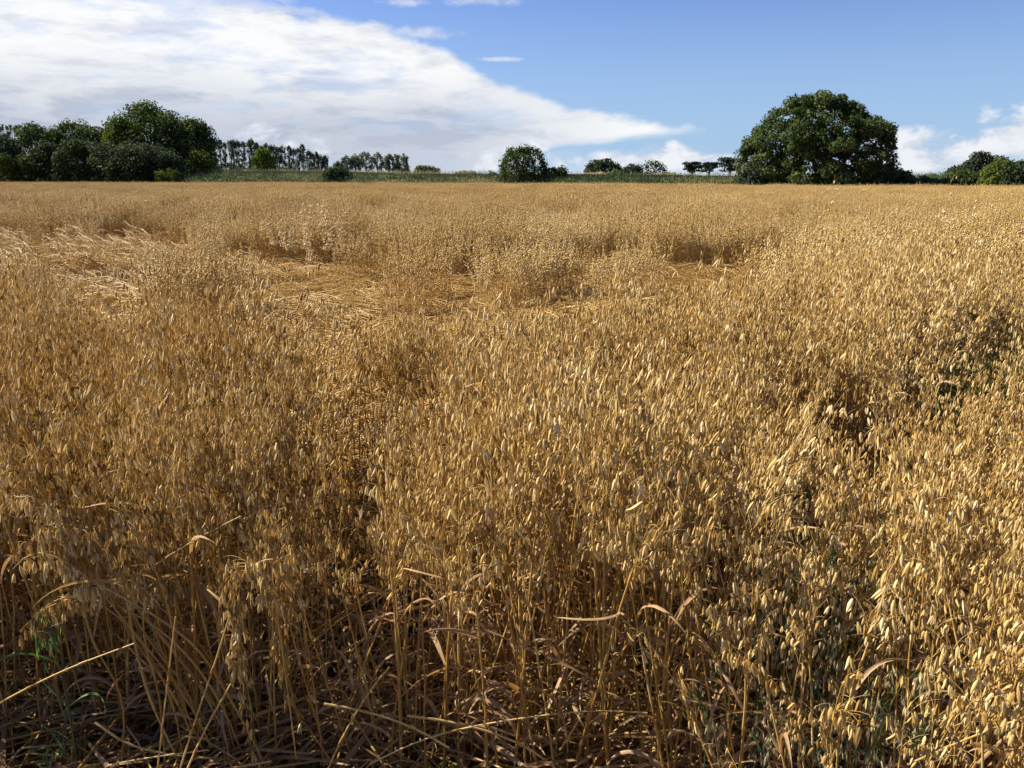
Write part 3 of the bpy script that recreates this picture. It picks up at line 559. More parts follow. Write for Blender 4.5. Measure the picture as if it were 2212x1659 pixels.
    for l_ in range(nleaf):
        i0 = int(rng.uniform(0.10, 0.66) * n); az = rng.random() * 6.283; el = rng.uniform(0.5, 1.2); d = np.array([math.cos(az) * math.cos(el), math.sin(az) * math.cos(el), math.sin(el)])
        ll = rng.uniform(0.10, 0.26); q = [P[i0]]; g_ = rng.uniform(0.12, 0.40); tw = rng.normal() * 0.12
        for s_ in range(9):
            q.append(q[-1] + d * ll / 9); d = d + np.array([-d[1] * tw, d[0] * tw, -g_ * (0.5 + s_ * 0.12)]); d /= np.linalg.norm(d)
        wv = leafw * rng.uniform(0.6, 1.1) * np.array([0.55, 0.9, 1, 1, 0.95, 0.85, 0.7, 0.5, 0.3, 0.05]); m_ = MB()
        ribbon(m_, q, wv, rng.random() * 6.28 + np.linspace(0, rng.normal() * 2.0, 10), 0, np.clip(rng.uniform(0.2, 0.8) + rng.normal(size=10) * 0.06, 0, 1), rng.uniform(0.1, 0.6)); lv.append(m_)
    return st, pa, lv
def plant_object(name, P, label, cat, group=None, mats=('stem', 'grain', 'leaf'), rng=None, **k):
    """an individual plant along a world-space path: Empty at the base > stem, panicle, leaf"""
    P = np.asarray(P, float); base = P[0].copy(); root = tag(empty(name, base), label, cat, group)
    st, pa, lv = make_stalk(rng, P - base, **k)
    st.build('stem', MT[mats[0]], root); pa.build('panicle', [MT[mats[1]], MT[mats[0]]], root)
    for m_ in lv: m_.build('leaf', MT[mats[2]], root)
    return root

# --- where the crop stands, is flattened or is missing
rngF = np.random.default_rng(5)
LANE = [(0.33, 1.0), (0.37, 1.5), (0.66, 2.0), (1.14, 2.6), (1.70, 3.2), (2.40, 3.9), (3.4, 4.7)]   # narrow gap with green growth
def poly(up, low): return [tuple(on(p, q, 0.36)[:2]) for p, q in up] + [tuple(on(p, q, 1.0)[:2]) for p, q in low[::-1]]
LODGED = [poly([(-160, 512), (0, 516), (140, 522), (250, 514), (330, 522), (420, 534), (478, 560)], [(-160, 586), (0, 594), (130, 618), (300, 640), (420, 630), (500, 620)]),
          poly([(470, 556), (560, 548), (640, 556), (700, 545), (780, 556), (800, 590), (900, 596), (1040, 600), (1100, 590), (1190, 575), (1260, 566), (1370, 572), (1400, 585)],
               [(470, 628), (600, 648), (720, 658), (850, 668), (1000, 678), (1200, 672), (1330, 654), (1420, 614)]),
          poly([(1375, 572), (1450, 580), (1520, 583), (1590, 576), (1650, 570), (1720, 556)], [(1375, 622), (1480, 628), (1600, 618), (1730, 590)])]
HOLES = [(-0.50, 2.95, 0.27, 0.40), (-1.14, 4.6, 0.26, 0.5), (-0.88, 3.5, 0.20, 0.36), (-0.45, 2.25, 0.15, 0.28), (0.44, 2.25, 0.10, 0.12), (2.72, 3.95, 0.50, 0.45), (1.25, 2.95, 0.22, 0.30), (0.50, 3.35, 0.10, 0.14), (-1.7, 3.4, 0.14, 0.2), (1.9, 4.6, 0.14, 0.22), (0.1, 4.4, 0.14, 0.2)]
STRIPS = [(-9.5, 22.6, 8.5, 2.7), (-17, 25, 4, 2.4), (-3.6, 20.6, 1.6, 1.3), (6.3, 16.6, 1.7, 1.8), (9.2, 18.2, 1.8, 1.6), (9.5, 13.8, 0.9, 0.9), (0.6, 17.8, 0.9, 1.2), (3.0, 21.5, 1.6, 1.6), (5.4, 9.9, 0.8, 0.9), (-1.4, 12.8, 0.5, 0.7),
          (4.3, 7.9, 0.5, 0.6), (-15, 33, 6, 3.0), (9, 28, 5, 2.6), (20, 25, 4, 2.2), (3, 42, 12, 3), (-24, 48, 12, 4), (3.3, 10.9, 1.0, 1.1), (6.6, 8.6, 0.6, 0.5), (1.6, 13.4, 0.7, 0.8), (12.5, 11.6, 0.8, 0.7)]
def stand(X, Y):
    """0..1: how upright the crop is at a place"""
    s = np.ones(np.shape(X)); wob = (fbm(X * 1.3, Y * 1.0, 21) - 0.5)
    for P in LODGED: s = np.where(inside(P, X + wob * 1.1, Y + wob * 1.3), 0.0, s)
    tuft = fbm(X * 1.1 + 5, Y * 0.8, 33) > np.where(X < -3.4, 0.72, 0.68)
    s = np.where((s < 0.5) & tuft & (Y > 6.2), 0.75, s)
    for cx, cy_, rx, ry in STRIPS:
        q = ((X - cx) / rx) ** 2 + ((Y - cy_) / ry) ** 2 + (fbm(X * 1.6, Y * 1.6, 8) - 0.5) * 1.6; s = np.where(q < 0.85, np.minimum(s, 0.45), s)
    return s
def front(X):                                                    # near edge of the crop
    return np.interp(X, [-4, -1.2, -0.7, -0.35, 0.15, 0.36, 0.62, 1.0, 3], [2.05, 1.90, 1.80, 1.80, 1.74, 1.62, 1.12, 1.00, 0.95]) + (fbm(X * 5, X * 0 + 2, 3) - 0.5) * 0.25

# ---- near plants, one by one
RN = np.random.default_rng(17)
NEAR_Y = 6.6; pitch = 0.057
gx, gy = np.meshgrid(np.arange(-6, 6, pitch), np.arange(0.85, NEAR_Y, pitch)); gx = gx.ravel() + RN.uniform(-1, 1, gx.size) * pitch * 0.55; gy = gy.ravel() + RN.uniform(-1, 1, gy.size) * pitch * 0.55
keep = (np.abs(gx) < 0.70 * gy + 1.3) & (gy > front(gx)); gx, gy = gx[keep], gy[keep]
ld, ls = seg_dist(LANE, gx, gy); keep = (ld > np.interp(gy, [1.0, 1.7, 2.2, 2.7, 3.1, 3.4, 5], [0.0, 0.0, 0.04, 0.17, 0.19, 0.12, 0.22]) + 0.20 * (vnoise(gx * 3.5, gy * 3.5, 2) - 0.45)) & (stand(gx, gy) > 0.5)
for cx, cy_, rx, ry in HOLES:
    if rx > 0: keep &= ((gx - cx) / rx) ** 2 + ((gy - cy_) / ry) ** 2 > 0.6 + 0.8 * RN.random(len(gx))
keep &= RN.random(len(gx)) < np.where((gy - front(gx) < 0.45) & (ls < 0), 1.0, 0) + np.where((ls > 0) & (gy < 4.6), 0.55, 0.74) + 0.42 * fbm(gx * 1.8, gy * 1.8, 4)
gx, gy = gx[keep], gy[keep]; ld, ls = seg_dist(LANE, gx, gy); nn = len(gx)
strip = (ls > 0) & (gy < 5.2)                                    # the strip right of the gap
scale = 0.93 + 0.26 * (fbm(gx * 0.9, gy * 0.9, 6) - 0.5) + RN.normal(size=nn) * 0.085
scale = scale * (1 + 0.34 * (fbm(gx * 2.6, gy * 2.2, 71) - 0.5)); scale = np.where(strip, scale * 0.92 - 0.03, scale)
fd = np.clip((gy - front(gx)) / 0.6, 0, 1); scale = np.where(~strip, scale * (1.04 - 0.04 * fd), scale)
low = np.exp(-(((gx + 0.42) / 0.28) ** 2 + ((gy - 2.2) / 0.45) ** 2)); scale = scale * (1 - 0.38 * low)
tall = RN.random(nn) < 0.03; scale = np.where(tall, scale * 1.12, scale); scale = np.clip(scale, 0.5, 1.22)
lean = RN.normal(size=(nn, 2)) * 0.09 + np.stack([(fbm(gx * 0.8, gy * 0.8, 51) - 0.5) * 0.55, (fbm(gx * 0.8, gy * 0.8, 52) - 0.5) * 0.45 - 0.05], -1)
lean += RN.normal(size=(nn, 2)) * 0.10 * (1 - fd)[:, None]
lean[:, 1] -= np.where(~strip, 0.07 * (1 - fd), 0)               # the outer rows lean out of the crop
near_d = np.hypot(gx, gy)
inframe = (np.abs(gx) < 0.60 * np.hypot(gy, 0.75) + 0.02)
rank = np.argsort(np.where(inframe, near_d - 0.45 * strip * (gx < 1.0), 1e9)); singles = rank[:262]; rest = np.ones(nn, bool); rest[singles] = False

NVAR = 16; VARS = []                                             # kinds of ripe plant, each with its parts
for v in range(NVAR):
    r = np.random.default_rng(100 + v); P = stalk_path(r, 1.06, r.normal() * 0.03, r.uniform(0.02, 0.25), r.uniform(0.05, 0.9))
    VARS.append(make_stalk(r, P, 'ripe', r.uniform(0.68, 0.75), 3 if v % 2 else 5, r.uniform(0.60, 0.85), 0.0115, 0.0026))
WV = []
for v in range(4):
    r = np.random.default_rng(150 + v); WV.append(make_stalk(r, stalk_path(r, 1.0, 0.02, r.uniform(0.1, 0.4), r.uniform(0.3, 1.0)), 'wild', 0.68, 2, 0.8))
part_mesh = []
for v, (st, pa, lv) in enumerate(VARS): part_mesh.append((st.mesh('stem', [MT['stem']]), pa.mesh('panicle', [MT['grain'], MT['stem']]), [m_.mesh('leaf', [MT['leaf']]) for m_ in lv]))
wild_mesh = [(st.mesh('stem', [MT['green']]), pa.mesh('panicle', [MT['wild'], MT['green']]), [m_.mesh('leaf', [MT['green']]) for m_ in lv]) for st, pa, lv in WV]
def oat(meshes, loc, rot, sc, label, group):
    root = tag(empty('oat_plant', loc), label, 'oat plant', group); root.rotation_euler = rot; root.scale = (sc, sc, sc)
    for nm, me in [('stem', meshes[0]), ('panicle', meshes[1])] + [('leaf', l) for l in meshes[2]]:
        o = bpy.data.objects.new(nm, me); COL.objects.link(o); o.parent = root
    return root
LABS = {'strip': ('pale ripe oat plant with fat hanging grains right of the dark gap', 'oats in the near strip right of the gap'),
        'left': ('golden oat plant in the shaded front edge at the lower left', 'oats of the front edge at lower left'),
        'mid': ('golden brown oat plant with bare stem, front edge below the centre of the photo', 'oats of the front edge below centre'),
        'wild': ('grey green wild oat with thin open grains beside the dark gap', 'wild oats beside the dark gap')}
wildpick = (strip & (ld < 0.42) & (RN.random(nn) < 0.38))
for i in singles:
    key = 'wild' if wildpick[i] else 'strip' if strip[i] else 'left' if gx[i] < -0.30 else 'mid'
    ms = wild_mesh[RN.integers(4)] if key == 'wild' else part_mesh[RN.integers(NVAR)]
    oat(ms, (gx[i], gy[i], 0), (-lean[i, 1], lean[i, 0], RN.random() * 6.283), scale[i] * (0.85 if key == 'wild' else 1), *LABS[key])

# ---- particular plants and straws the eye picks out
RS = np.random.default_rng(77)
def pxpath(pts, Y, n=22): return resample([at(p[0], p[1], p[2] if len(p) > 2 else Y) for p in pts], n)
for lab, pts, Y, nl in [
    ('tall oat standing above its neighbours just left of centre', [(1085, 1560), (1075, 1250), (1068, 1000), (1056, 880), (1048, 812)], 2.15, 2),
    ('tall pale oat head left of centre above a dark hollow', [(640, 1480), (625, 1200), (610, 1000), (600, 900), (594, 832)], 2.45, 2),
    ('tall upright oat head above the dark gap right of centre', [(1745, 1500), (1770, 1300), (1790, 1100), (1812, 1000), (1820, 955)], 1.95, 2),
    ('oat with hanging fan of grains left of the dark gap', [(1560, 1520), (1590, 1250), (1622, 1040), (1640, 960), (1650, 905)], 2.1, 2),
    ('tall oat at the right with a reddish stem in the gap', [(1690, 1420), (1715, 1200), (1740, 1000), (1755, 860), (1778, 828)], 2.5, 1)]:
    Pq = pxpath(pts, Y); Pq[0, 2] = 0 if Pq[0, 2] < 0.35 else Pq[0, 2]
    Pq = resample(np.concatenate([[np.array([Pq[0, 0], Pq[0, 1], 0.0])], Pq]), 22) if Pq[0, 2] > 0.05 else Pq
    plant_object('oat_plant', Pq, lab, 'oat plant', None, rng=RS, pstart=0.72, nleaf=nl, dens=1.1)
plant_object('oat_plant', pxpath([(640, 1640), (620, 1480), (600, 1330), (575, 1225), (540, 1212), (515, 1260), (512, 1380), (530, 1500), (560, 1640)], 1.68, 26), 'bent over oat with its long head hanging upside down at lower left', 'oat plant', None, rng=RS, pstart=0.42, nleaf=2, dens=1.3, whorls=13)
plant_object('oat_plant', pxpath([(700, 1655), (680, 1500), (655, 1340), (635, 1262), (610, 1262), (600, 1330), (612, 1450), (650, 1560)], 1.72, 26), 'second hanging oat head just right of the longest hanging one', 'oat plant', None, rng=RS, pstart=0.48, nleaf=2, dens=1.0, whorls=10)
for k in range(17):                                              # the sheaf of stalks leaning to the left in the corner
    a = RS.normal() * 58; b2 = RS.normal() * 66 + a * 0.5; e2 = RS.normal() * 55; Yk = 1.72 + RS.random() * 0.22
    plant_object('oat_plant', pxpath([(430 + a * 1.3, 1640 + RS.normal() * 14), (385 + a + RS.normal() * 14, 1500), (318 + a * 0.8 + b2 * 0.3 + RS.normal() * 12, 1370 + RS.normal() * 12), (235 + b2, 1235 + e2 * 0.4), (175 + b2, 1170 + e2), (128 + b2 * 1.2, 1150 + e2 * 1.4), (95 + b2 * 1.3, 1190 + e2 * 1.4)], Yk), 'oat stalk of the loose bunch leaning left across the lower left corner', 'oat plant', 'leaning bunch at lower left', rng=RS, pstart=0.70, nleaf=1, dens=1.0, stem_r=0.0026)
plant_object('wild_oat_plant', pxpath([(165, 1640), (150, 1540), (132, 1450), (110, 1370), (92, 1290), (84, 1235)], 1.70), 'green unripe wild oat standing in the lower left corner', 'wild oat', None, mats=('green', 'green', 'green'), rng=RS, style='wild', pstart=0.5, nleaf=3, dens=0.6, leafw=0.007)
def straw(lab, pts, Y, r=0.0022, tone=0.8):
    m_ = MB(); P = pxpath(pts, Y, 18); c = P[0].copy(); tube(m_, P - c, np.linspace(r, r * 0.75, 18), 6, 0, np.clip(tone + RS.normal(size=18) * 0.05, 0, 1))
    for q in (5, 11): tube(m_, P[q:q + 2] - c, [r * 1.45, r * 1.2], 6, 0, 0.35)
    tag(m_.build('straw', MT['stem'], None, c), lab, 'straw')
for a in [('yellow straw slanting up from the left edge across the lower left corner', [(-30, 1535), (60, 1485), (160, 1438), (290, 1390)], 1.62),
          ('thin straight upright straw in front of the leaning bunch', [(338, 1680), (352, 1560), (366, 1440), (379, 1332)], 1.6),
          ('dappled pale straw slanting right beside the long hanging head', [(380, 1690), (420, 1560), (462, 1440), (496, 1330)], 1.62, 0.0026, 0.95),
          ('shorter pale straw crossing beside the dappled one at the bottom', [(392, 1690), (440, 1580), (498, 1478)], 1.60, 0.0024, 0.9),
          ('long pale straw falling to the right across the bottom centre', [(880, 1546), (960, 1556), (1070, 1583), (1150, 1620), (1215, 1672)], 1.64, 0.0030, 0.9),
          ('long thin straw bowed up across the bottom centre to the right', [(800, 1650), (880, 1610), (967, 1580), (1090, 1556), (1216, 1540), (1300, 1534), (1398, 1540)], 1.62, 0.0022, 0.85),
          ('straw lying from the left into the crossing at the bottom centre', [(700, 1520), (770, 1532), (844, 1552), (910, 1580), (970, 1616)], 1.63, 0.0026, 0.85),
          ('thick leaning stalk rising to the right below the centre', [(1210, 1620), (1280, 1508), (1339, 1412), (1405, 1330)], 1.72, 0.0030, 0.6),
          ('pale straw rising steeply at the bottom left of centre', [(700, 1680), (745, 1580), (800, 1490), (842, 1440)], 1.62, 0.0024, 0.85),
          ('pale straw lying on the ground at the foot of the leaning bunch', [(205, 1560), (260, 1600), (320, 1622), (395, 1633)], 1.72, 0.0026, 0.9),
          ('lowest straw lying on the ground along the bottom left', [(228, 1655), (300, 1640), (370, 1630), (448, 1620)], 1.70, 0.0026, 0.85),
          ('long straw slanting up into the lower right corner', [(1960, 1652), (2050, 1612), (2140, 1576), (2240, 1540)], 1.25, 0.0022, 0.8),
          ('straw slanting left to right above the hanging oat heads', [(300, 1245), (380, 1190), (470, 1140), (520, 1115)], 1.8, 0.0018, 0.75),
          ('straight stalk leaning right, cutting across the crop right of centre', [(1350, 1300), (1430, 1210), (1500, 1140), (1560, 1085)], 1.9, 0.0018, 0.75),
          ('reddish dry stalk leaning in the strip at lower right', [(1985, 1360), (1994, 1300), (1996, 1235), (1990, 1200)], 1.45, 0.0020, 0.1)]: straw(*a)
def tuft(lab, px, py, Y, nb_, h, mat, spread=0.25, name='grass_tuft', cat='grass tuft', wv=0.006):
    c = on(px, py, 0.0) if Y is None else at(px, py, Y); m_ = MB()
    for k in range(nb_):
        az = RS.random() * 6.283; d = np.array([math.cos(az) * spread, math.sin(az) * spread, 1]); q = [np.zeros(3) + RS.normal(size=3) * [0.012, 0.012, 0]]; l = h * RS.uniform(0.6, 1.1); g_ = RS.uniform(0.02, 0.14)
        for s_ in range(8): d = d / np.linalg.norm(d); q.append(q[-1] + d * l / 8); d = d + np.array([math.cos(az) * 0.06, math.sin(az) * 0.06, -g_])
        ribbon(m_, q, wv * np.linspace(1, 0.1, 9), RS.random() * 6.28, 0, RS.uniform(0.4, 1.0), 0.3)
    tag(m_.build(name, MT[mat], None, c), lab, cat)
tuft('bright green grass tuft on the ground in the lower left corner', 140, 1640, 1.78, 7, 0.16, 'green')
tuft('short green grass tuft at the bottom edge left of the leaning bunch', 108, 1655, 1.72, 7, 0.09, 'green')
tuft('small green blades at the bottom edge below centre', 985, 1668, 1.66, 5, 0.09, 'green')
# tall bleached wild oats rising above the crop
WO = [(690, 408, 12.6), (655, 425, 12.9), (703, 424, 12.4), (738, 448, 12.2), (572, 452, 12.5), (598, 468, 12.2), (562, 470, 12.8), (668, 442, 12.3), (720, 468, 12.0), (630, 470, 12.1), (655, 500, 11.4), (700, 455, 12.7), (610, 452, 12.9), (645, 468, 12.5)]
for k, (px, py, Y) in enumerate(WO):
    tp = at(px, py, Y); bs = np.array([at(655 + (px - 655) * 0.6, 500, Y)[0], Y + 0.1, 0]); md = (tp + bs) / 2 + np.array([RS.normal() * 0.05, 0, 0.1])
    plant_object('wild_oat_plant', resample([bs, md, tp + [0, 0, -0.08], tp + [RS.normal() * 0.06, 0, 0]], 20), 'tall bleached cream wild oat in the clump rising above the crop left of centre', 'wild oat', 'bleached wild oats left of centre', mats=('stem', 'pale', 'stem'), rng=RS, style='wild', pstart=0.5, nleaf=0, dens=1.7, whorls=11, droop=-0.05, spk=spindle(0.036, 0.012, 4))
for lab, px, py, Y, dx in [('lone pale wild oat head rising against the foot of the broad tree', 1806, 378, 8.0, -14), ('pale grass head standing above the crop near the right edge', 2062, 376, 6.5, -16), ('slanting pale grass head against the dark bush at the right edge', 2130, 391, 6.2, -14),
                           ('short pale grass head just right of the broad tree', 1888, 394, 9.0, -6), ('pale oat head rising above the crop near the centre', 1068, 446, 12.5, -10), ('second pale oat head above the crop near the centre', 1040, 462, 12.2, 4), ('thin pale weed stem standing in the flattened straw on the left', 350, 492, 9.8, 10)]:
    tp = at(px, py, Y); bs = at(px + dx * 2.2, 500, Y); bs[2] = 0
    md = at(px + dx * 0.9, py + 30, Y)
    plant_object('wild_oat_plant', resample([bs, bs * 0.5 + md * 0.5, md, tp], 20), lab, 'wild oat', None, mats=('stem', 'pale', 'stem'), rng=RS, style='wild', pstart=0.66, nleaf=0, dens=0.55 if Y < 9.5 else 0.9, spk=spindle(0.034, 0.008, 4))

# ---- sources that the crop, the flattened straw and the undergrowth are scattered from (never linked themselves)
def src(name, mb, mats):
    return bpy.data.objects.new(name, mb.mesh(name, mats))
ALLM = [MT['stem'], MT['grain'], MT['leaf']]
near_src = []
for st, pa, lv in VARS:
    m_ = MB(); m_.merge(st, 0)
    q = MB(); q.merge(pa); q.m = [np.where(x == 0, 1, 0) for x in q.m]; m_.merge(q)
    for l in lv: m_.merge(l, 2)
    near_src.append(src('oat_stalk', m_, ALLM))
def mid_tile(seed, size, count, sp, sides, nsp, leaf, stem_r, spread):
    r = np.random.default_rng(seed); m_ = MB(); pos, M, tn = [], [], []
    for k in range(count):
        bx, by = r.uniform(-size / 2, size / 2, 2); H = r.normal() * 0.085 + 0.97; az = r.random() * 6.283; P = stalk_path(r, H, 0.05, r.uniform(0.1, 0.4), r.uniform(0.2, 1.0), az, 6); P[:, 0] += bx; P[:, 1] += by
        tube(m_, P, np.linspace(stem_r, stem_r * 0.5, 6), sides, 0, r.uniform(0.2, 0.8))
        i0 = 3.7 + 1.3 * r.random(nsp); ii = np.minimum(i0.astype(int), 4); c = P[ii] + (P[ii + 1] - P[ii]) * (i0 - ii)[:, None]
        wd_ = spread * (1.05 - (i0 - 3.7) / 1.3) ; a = r.random(nsp) * 6.283; c = c + np.stack([np.cos(a) * wd_ * r.random(nsp) ** 0.5, np.sin(a) * wd_ * r.random(nsp) ** 0.5, -0.012 - 0.02 * r.random(nsp)], -1)
        pos.append(c); M.append(euler_mats(r.normal(size=nsp) * 0.25, r.normal(size=nsp) * 0.25, r.random(nsp) * 6.283) * r.uniform(0.8, 1.2, nsp)[:, None, None]); tn.append(np.clip(r.normal(size=nsp) * 0.17 + 0.55, 0, 1))
        for _ in range(leaf):
            az = r.random() * 6.283; q0 = P[r.integers(1, 4)]; d = np.array([math.cos(az), math.sin(az), 0]); ribbon(m_, [q0, q0 + d * 0.05 + [0, 0, 0.05], q0 + d * 0.11 + [0, 0, 0.03], q0 + d * 0.15 - [0, 0, 0.05]], [0.006, 0.009, 0.007, 0.001], r.random() * 6, 2, r.uniform(0.2, 0.8))
    place(m_, sp[0], sp[1], np.concatenate(pos), np.concatenate(M), 1, np.concatenate(tn))
    return m_
mid_src = [src('oat_patch', mid_tile(200 + v, 0.5, 66, SPK1, 3, 22, 1, 0.0022, 0.036), ALLM) for v in range(6)]
far_src = [src('oat_patch', mid_tile(220 + v, 1.5, 430, SPK2, 3, 8, 0, 0.003, 0.045), ALLM) for v in range(5)]

def lodged_tile(seed, prop, size=0.8):
    """flattened stalks: bundles lying one over another, some still propped up at a slant"""
    r = np.random.default_rng(seed); m_ = MB(); pos, M = [], []
    for k in range(44):
        bx, by = r.uniform(-size / 2, size / 2, 2); az = math.pi + r.normal() * 0.7; up = abs(r.normal()) * 0.20 + prop if r.random() < 0.3 else abs(r.normal()) * 0.06; z0 = r.uniform(0.02, 0.26); nb_ = r.integers(4, 11)
        for q in range(nb_):
            a2 = az + r.normal() * 0.10; u2 = up + r.normal() * 0.05; l = r.uniform(0.4, 0.8); t = np.linspace(0, 1, 6)[:, None]
            P = np.array([bx + r.normal() * 0.03, by + r.normal() * 0.03, z0 + r.normal() * 0.02]) + t * l * np.array([math.cos(a2) * math.cos(u2), math.sin(a2) * math.cos(u2), math.sin(u2)]) - np.array([0, 0, 0.16]) * l * t ** 2.2 * (up > 0.1) + np.array([0, 0, 0.05]) * np.sin(t * 3.14)
            P[:, 2] = np.maximum(P[:, 2], 0.02 + 0.02 * r.random()); P[1:5, :2] += r.normal(size=(4, 2)) * 0.012; tube(m_, P, 0.0030, 4, 0, np.clip(r.uniform(0.25, 1.0), 0, 1))
            if r.random() < 0.6:
                ns = 9; c = P[4] + (P[5] - P[4]) * r.random(ns)[:, None] * 1.3 + r.normal(size=(ns, 3)) * [0.025, 0.025, 0.015]; pos.append(c); M.append(euler_mats(r.normal(size=ns) * 0.5, r.normal(size=ns) * 0.5 + 0.5, r.random(ns) * 6.28))
    pos = np.concatenate(pos); pos[:, 2] = np.maximum(pos[:, 2], 0.03); place(m_, SPK1[0], SPK1[1], pos, np.concatenate(M), 1, np.clip(0.6 + r.normal(size=len(pos)) * 0.18, 0, 1))
    return m_
lod_src = [src('flattened_patch', lodged_tile(300 + v, 0.0), ALLM) for v in range(5)]; prop_src = [src('propped_patch', lodged_tile(310 + v, 0.30), ALLM) for v in range(4)]
def green_tile(seed):
    r = np.random.default_rng(seed); m_ = MB()
    for k in range(26):
        b0 = np.array([*r.uniform(-0.12, 0.12, 2), 0]); az = r.random() * 6.28; d = np.array([math.cos(az) * 0.3, math.sin(az) * 0.3, 1]); q = [b0]; l = r.uniform(0.2, 0.6); g_ = r.uniform(0.02, 0.2)
        for s_ in range(7): d = d / np.linalg.norm(d); q.append(q[-1] + d * l / 7); d = d + np.array([math.cos(az) * 0.08, math.sin(az) * 0.08, -g_])
        ribbon(m_, q, 0.0065 * np.array([0.7, 1, 1, 0.95, 0.85, 0.7, 0.45, 0.05]), r.random() * 6.28, 0, r.uniform(0.1, 0.9), 0.3)
    return m_
grn_src = [src('green_blades', green_tile(340 + v), [MT['green']]) for v in range(4)]
def litter_tile(seed):
    r = np.random.default_rng(seed); m_ = MB()
    for k in range(44):
        a = r.random() * 3.14; l = r.uniform(0.05, 0.35); c = np.array([*r.uniform(-0.25, 0.25, 2), 0.006 + r.random() ** 2 * 0.05]); d = np.array([math.cos(a), math.sin(a), r.normal() * 0.06]) * l / 2
        P = [c - d, c + [0, 0, 0.01], c + d]; P = np.array(P); P[:, 2] = np.maximum(P[:, 2], 0.005)
        if r.random() < 0.6: tube(m_, P, 0.0018, 4, 0, r.uniform(0.2, 0.9))
        else: ribbon(m_, P, [0.004, 0.008, 0.002], 1.57 + r.normal() * 0.5, 1, r.uniform(0.1, 0.8))
    return m_
lit_src = [src('straw_litter', litter_tile(360 + v), [MT['stem'], MT['leaf']]) for v in range(4)]

def scatter(name, sets, label):
    """one object whose geometry nodes repeat the source meshes of SETS = [(sources, points, euler rotations, scales)]"""
    pts = np.concatenate([s[1] for s in sets]); rot = np.concatenate([s[2] for s in sets]); scl = np.concatenate([s[3] for s in sets]); grp = np.concatenate([np.full(len(s[1]), k) for k, s in enumerate(sets)])
    r = np.random.default_rng(9); idx = np.concatenate([r.integers(0, len(s[0]), len(s[1])) for s in sets])
    me = bpy.data.meshes.new(name); me.vertices.add(len(pts)); me.vertices.foreach_set('co', pts.ravel())
    for nm, ty, key, arr in (('rot', 'FLOAT_VECTOR', 'vector', rot), ('scl', 'FLOAT_VECTOR', 'vector', scl), ('idx', 'INT', 'value', idx), ('grp', 'INT', 'value', grp)):
        a = me.attributes.new(nm, ty, 'POINT'); a.data.foreach_set(key, arr.ravel())
    o = bpy.data.objects.new(name, me); COL.objects.link(o); tag(o, label, None, None, 'stuff')
    ng = bpy.data.node_groups.new(name, 'GeometryNodeTree'); ng.interface.new_socket('Geometry', in_out='INPUT', socket_type='NodeSocketGeometry'); ng.interface.new_socket('Geometry', in_out='OUTPUT', socket_type='NodeSocketGeometry')
    N, L = ng.nodes, ng.links; gi = N.new('NodeGroupInput'); go = N.new('NodeGroupOutput'); jo = N.new('GeometryNodeJoinGeometry'); L.new(jo.outputs[0], go.inputs[0])
    def attr(nm, ty):
        n = N.new('GeometryNodeInputNamedAttribute'); n.data_type = ty; n.inputs['Name'].default_value = nm; return n.outputs['Attribute']
    e2r = N.new('FunctionNodeEulerToRotation'); L.new(attr('rot', 'FLOAT_VECTOR'), e2r.inputs[0]); sA = attr('scl', 'FLOAT_VECTOR'); iA = attr('idx', 'INT'); gA = attr('grp', 'INT')
    for k, s in enumerate(sets):
        cp = N.new('FunctionNodeCompare'); cp.data_type = 'INT'; cp.operation = 'EQUAL'; L.new(gA, cp.inputs[2]); cp.inputs[3].default_value = k
        ji = N.new('GeometryNodeJoinGeometry')
        for so in s[0]:
            ob = N.new('GeometryNodeObjectInfo'); ob.inputs['Object'].default_value = so; ob.transform_space = 'ORIGINAL'
            g2 = N.new('GeometryNodeGeometryToInstance'); L.new(ob.outputs['Geometry'], g2.inputs[0]); L.new(g2.outputs[0], ji.inputs[0])
        ip = N.new('GeometryNodeInstanceOnPoints'); L.new(gi.outputs[0], ip.inputs['Points']); L.new(cp.outputs[0], ip.inputs['Selection']); L.new(ji.outputs[0], ip.inputs['Instance'])
        ip.inputs['Pick Instance'].default_value = True; L.new(iA, ip.inputs['Instance Index']); L.new(e2r.outputs[0], ip.inputs['Rotation']); L.new(sA, ip.inputs['Scale']); L.new(ip.outputs[0], jo.inputs[0])
    md = o.modifiers.new('scatter', 'NODES'); md.node_group = ng
    return o
def s3(a): return np.stack([a, a, a], -1)
# standing crop: single stalks near by, half-metre patches further off, wide patches to the far edge
i = np.where(rest)[0]
near_set = (near_src, np.stack([gx[i], gy[i], np.zeros(len(i))], -1), np.stack([-lean[i, 1], lean[i, 0], RN.random(len(i)) * 6.283], -1), s3(scale[i]))
def grid(step, y0, y1, r):
    X, Y = np.meshgrid(np.arange(-90, 75, step), np.arange(y0, y1, step)); X = X.ravel() + r.uniform(-0.3, 0.3, X.size) * step; Y = Y.ravel() + r.uniform(-0.3, 0.3, Y.size) * step
    k = np.abs(X) < 0.70 * Y + 2.2; return X[k], Y[k]
r = np.random.default_rng(61)
X, Y = grid(0.42, NEAR_Y + 0.05, 24, r); s = stand(X, Y); k = s > 0.5; X, Y, s = X[k], Y[k], s[k]; n = len(X)
hs = (0.97 + 0.24 * (fbm(X * 0.7, Y * 0.7, 6) - 0.5) + r.normal(size=n) * 0.035) * (0.55 + 0.45 * s)
ln_ = np.stack([(fbm(X * 0.6, Y * 0.6, 51) - 0.5) * 0.5 + 0.03, (fbm(X * 0.6, Y * 0.6, 52) - 0.5) * 0.45], -1)
mid_set = (mid_src, np.stack([X, Y, 0 * X], -1), np.stack([ln_[:, 1], ln_[:, 0], r.integers(0, 4, n) * 1.5708 + r.normal(size=n) * 0.3], -1), np.stack([np.ones(n), np.ones(n), hs], -1))
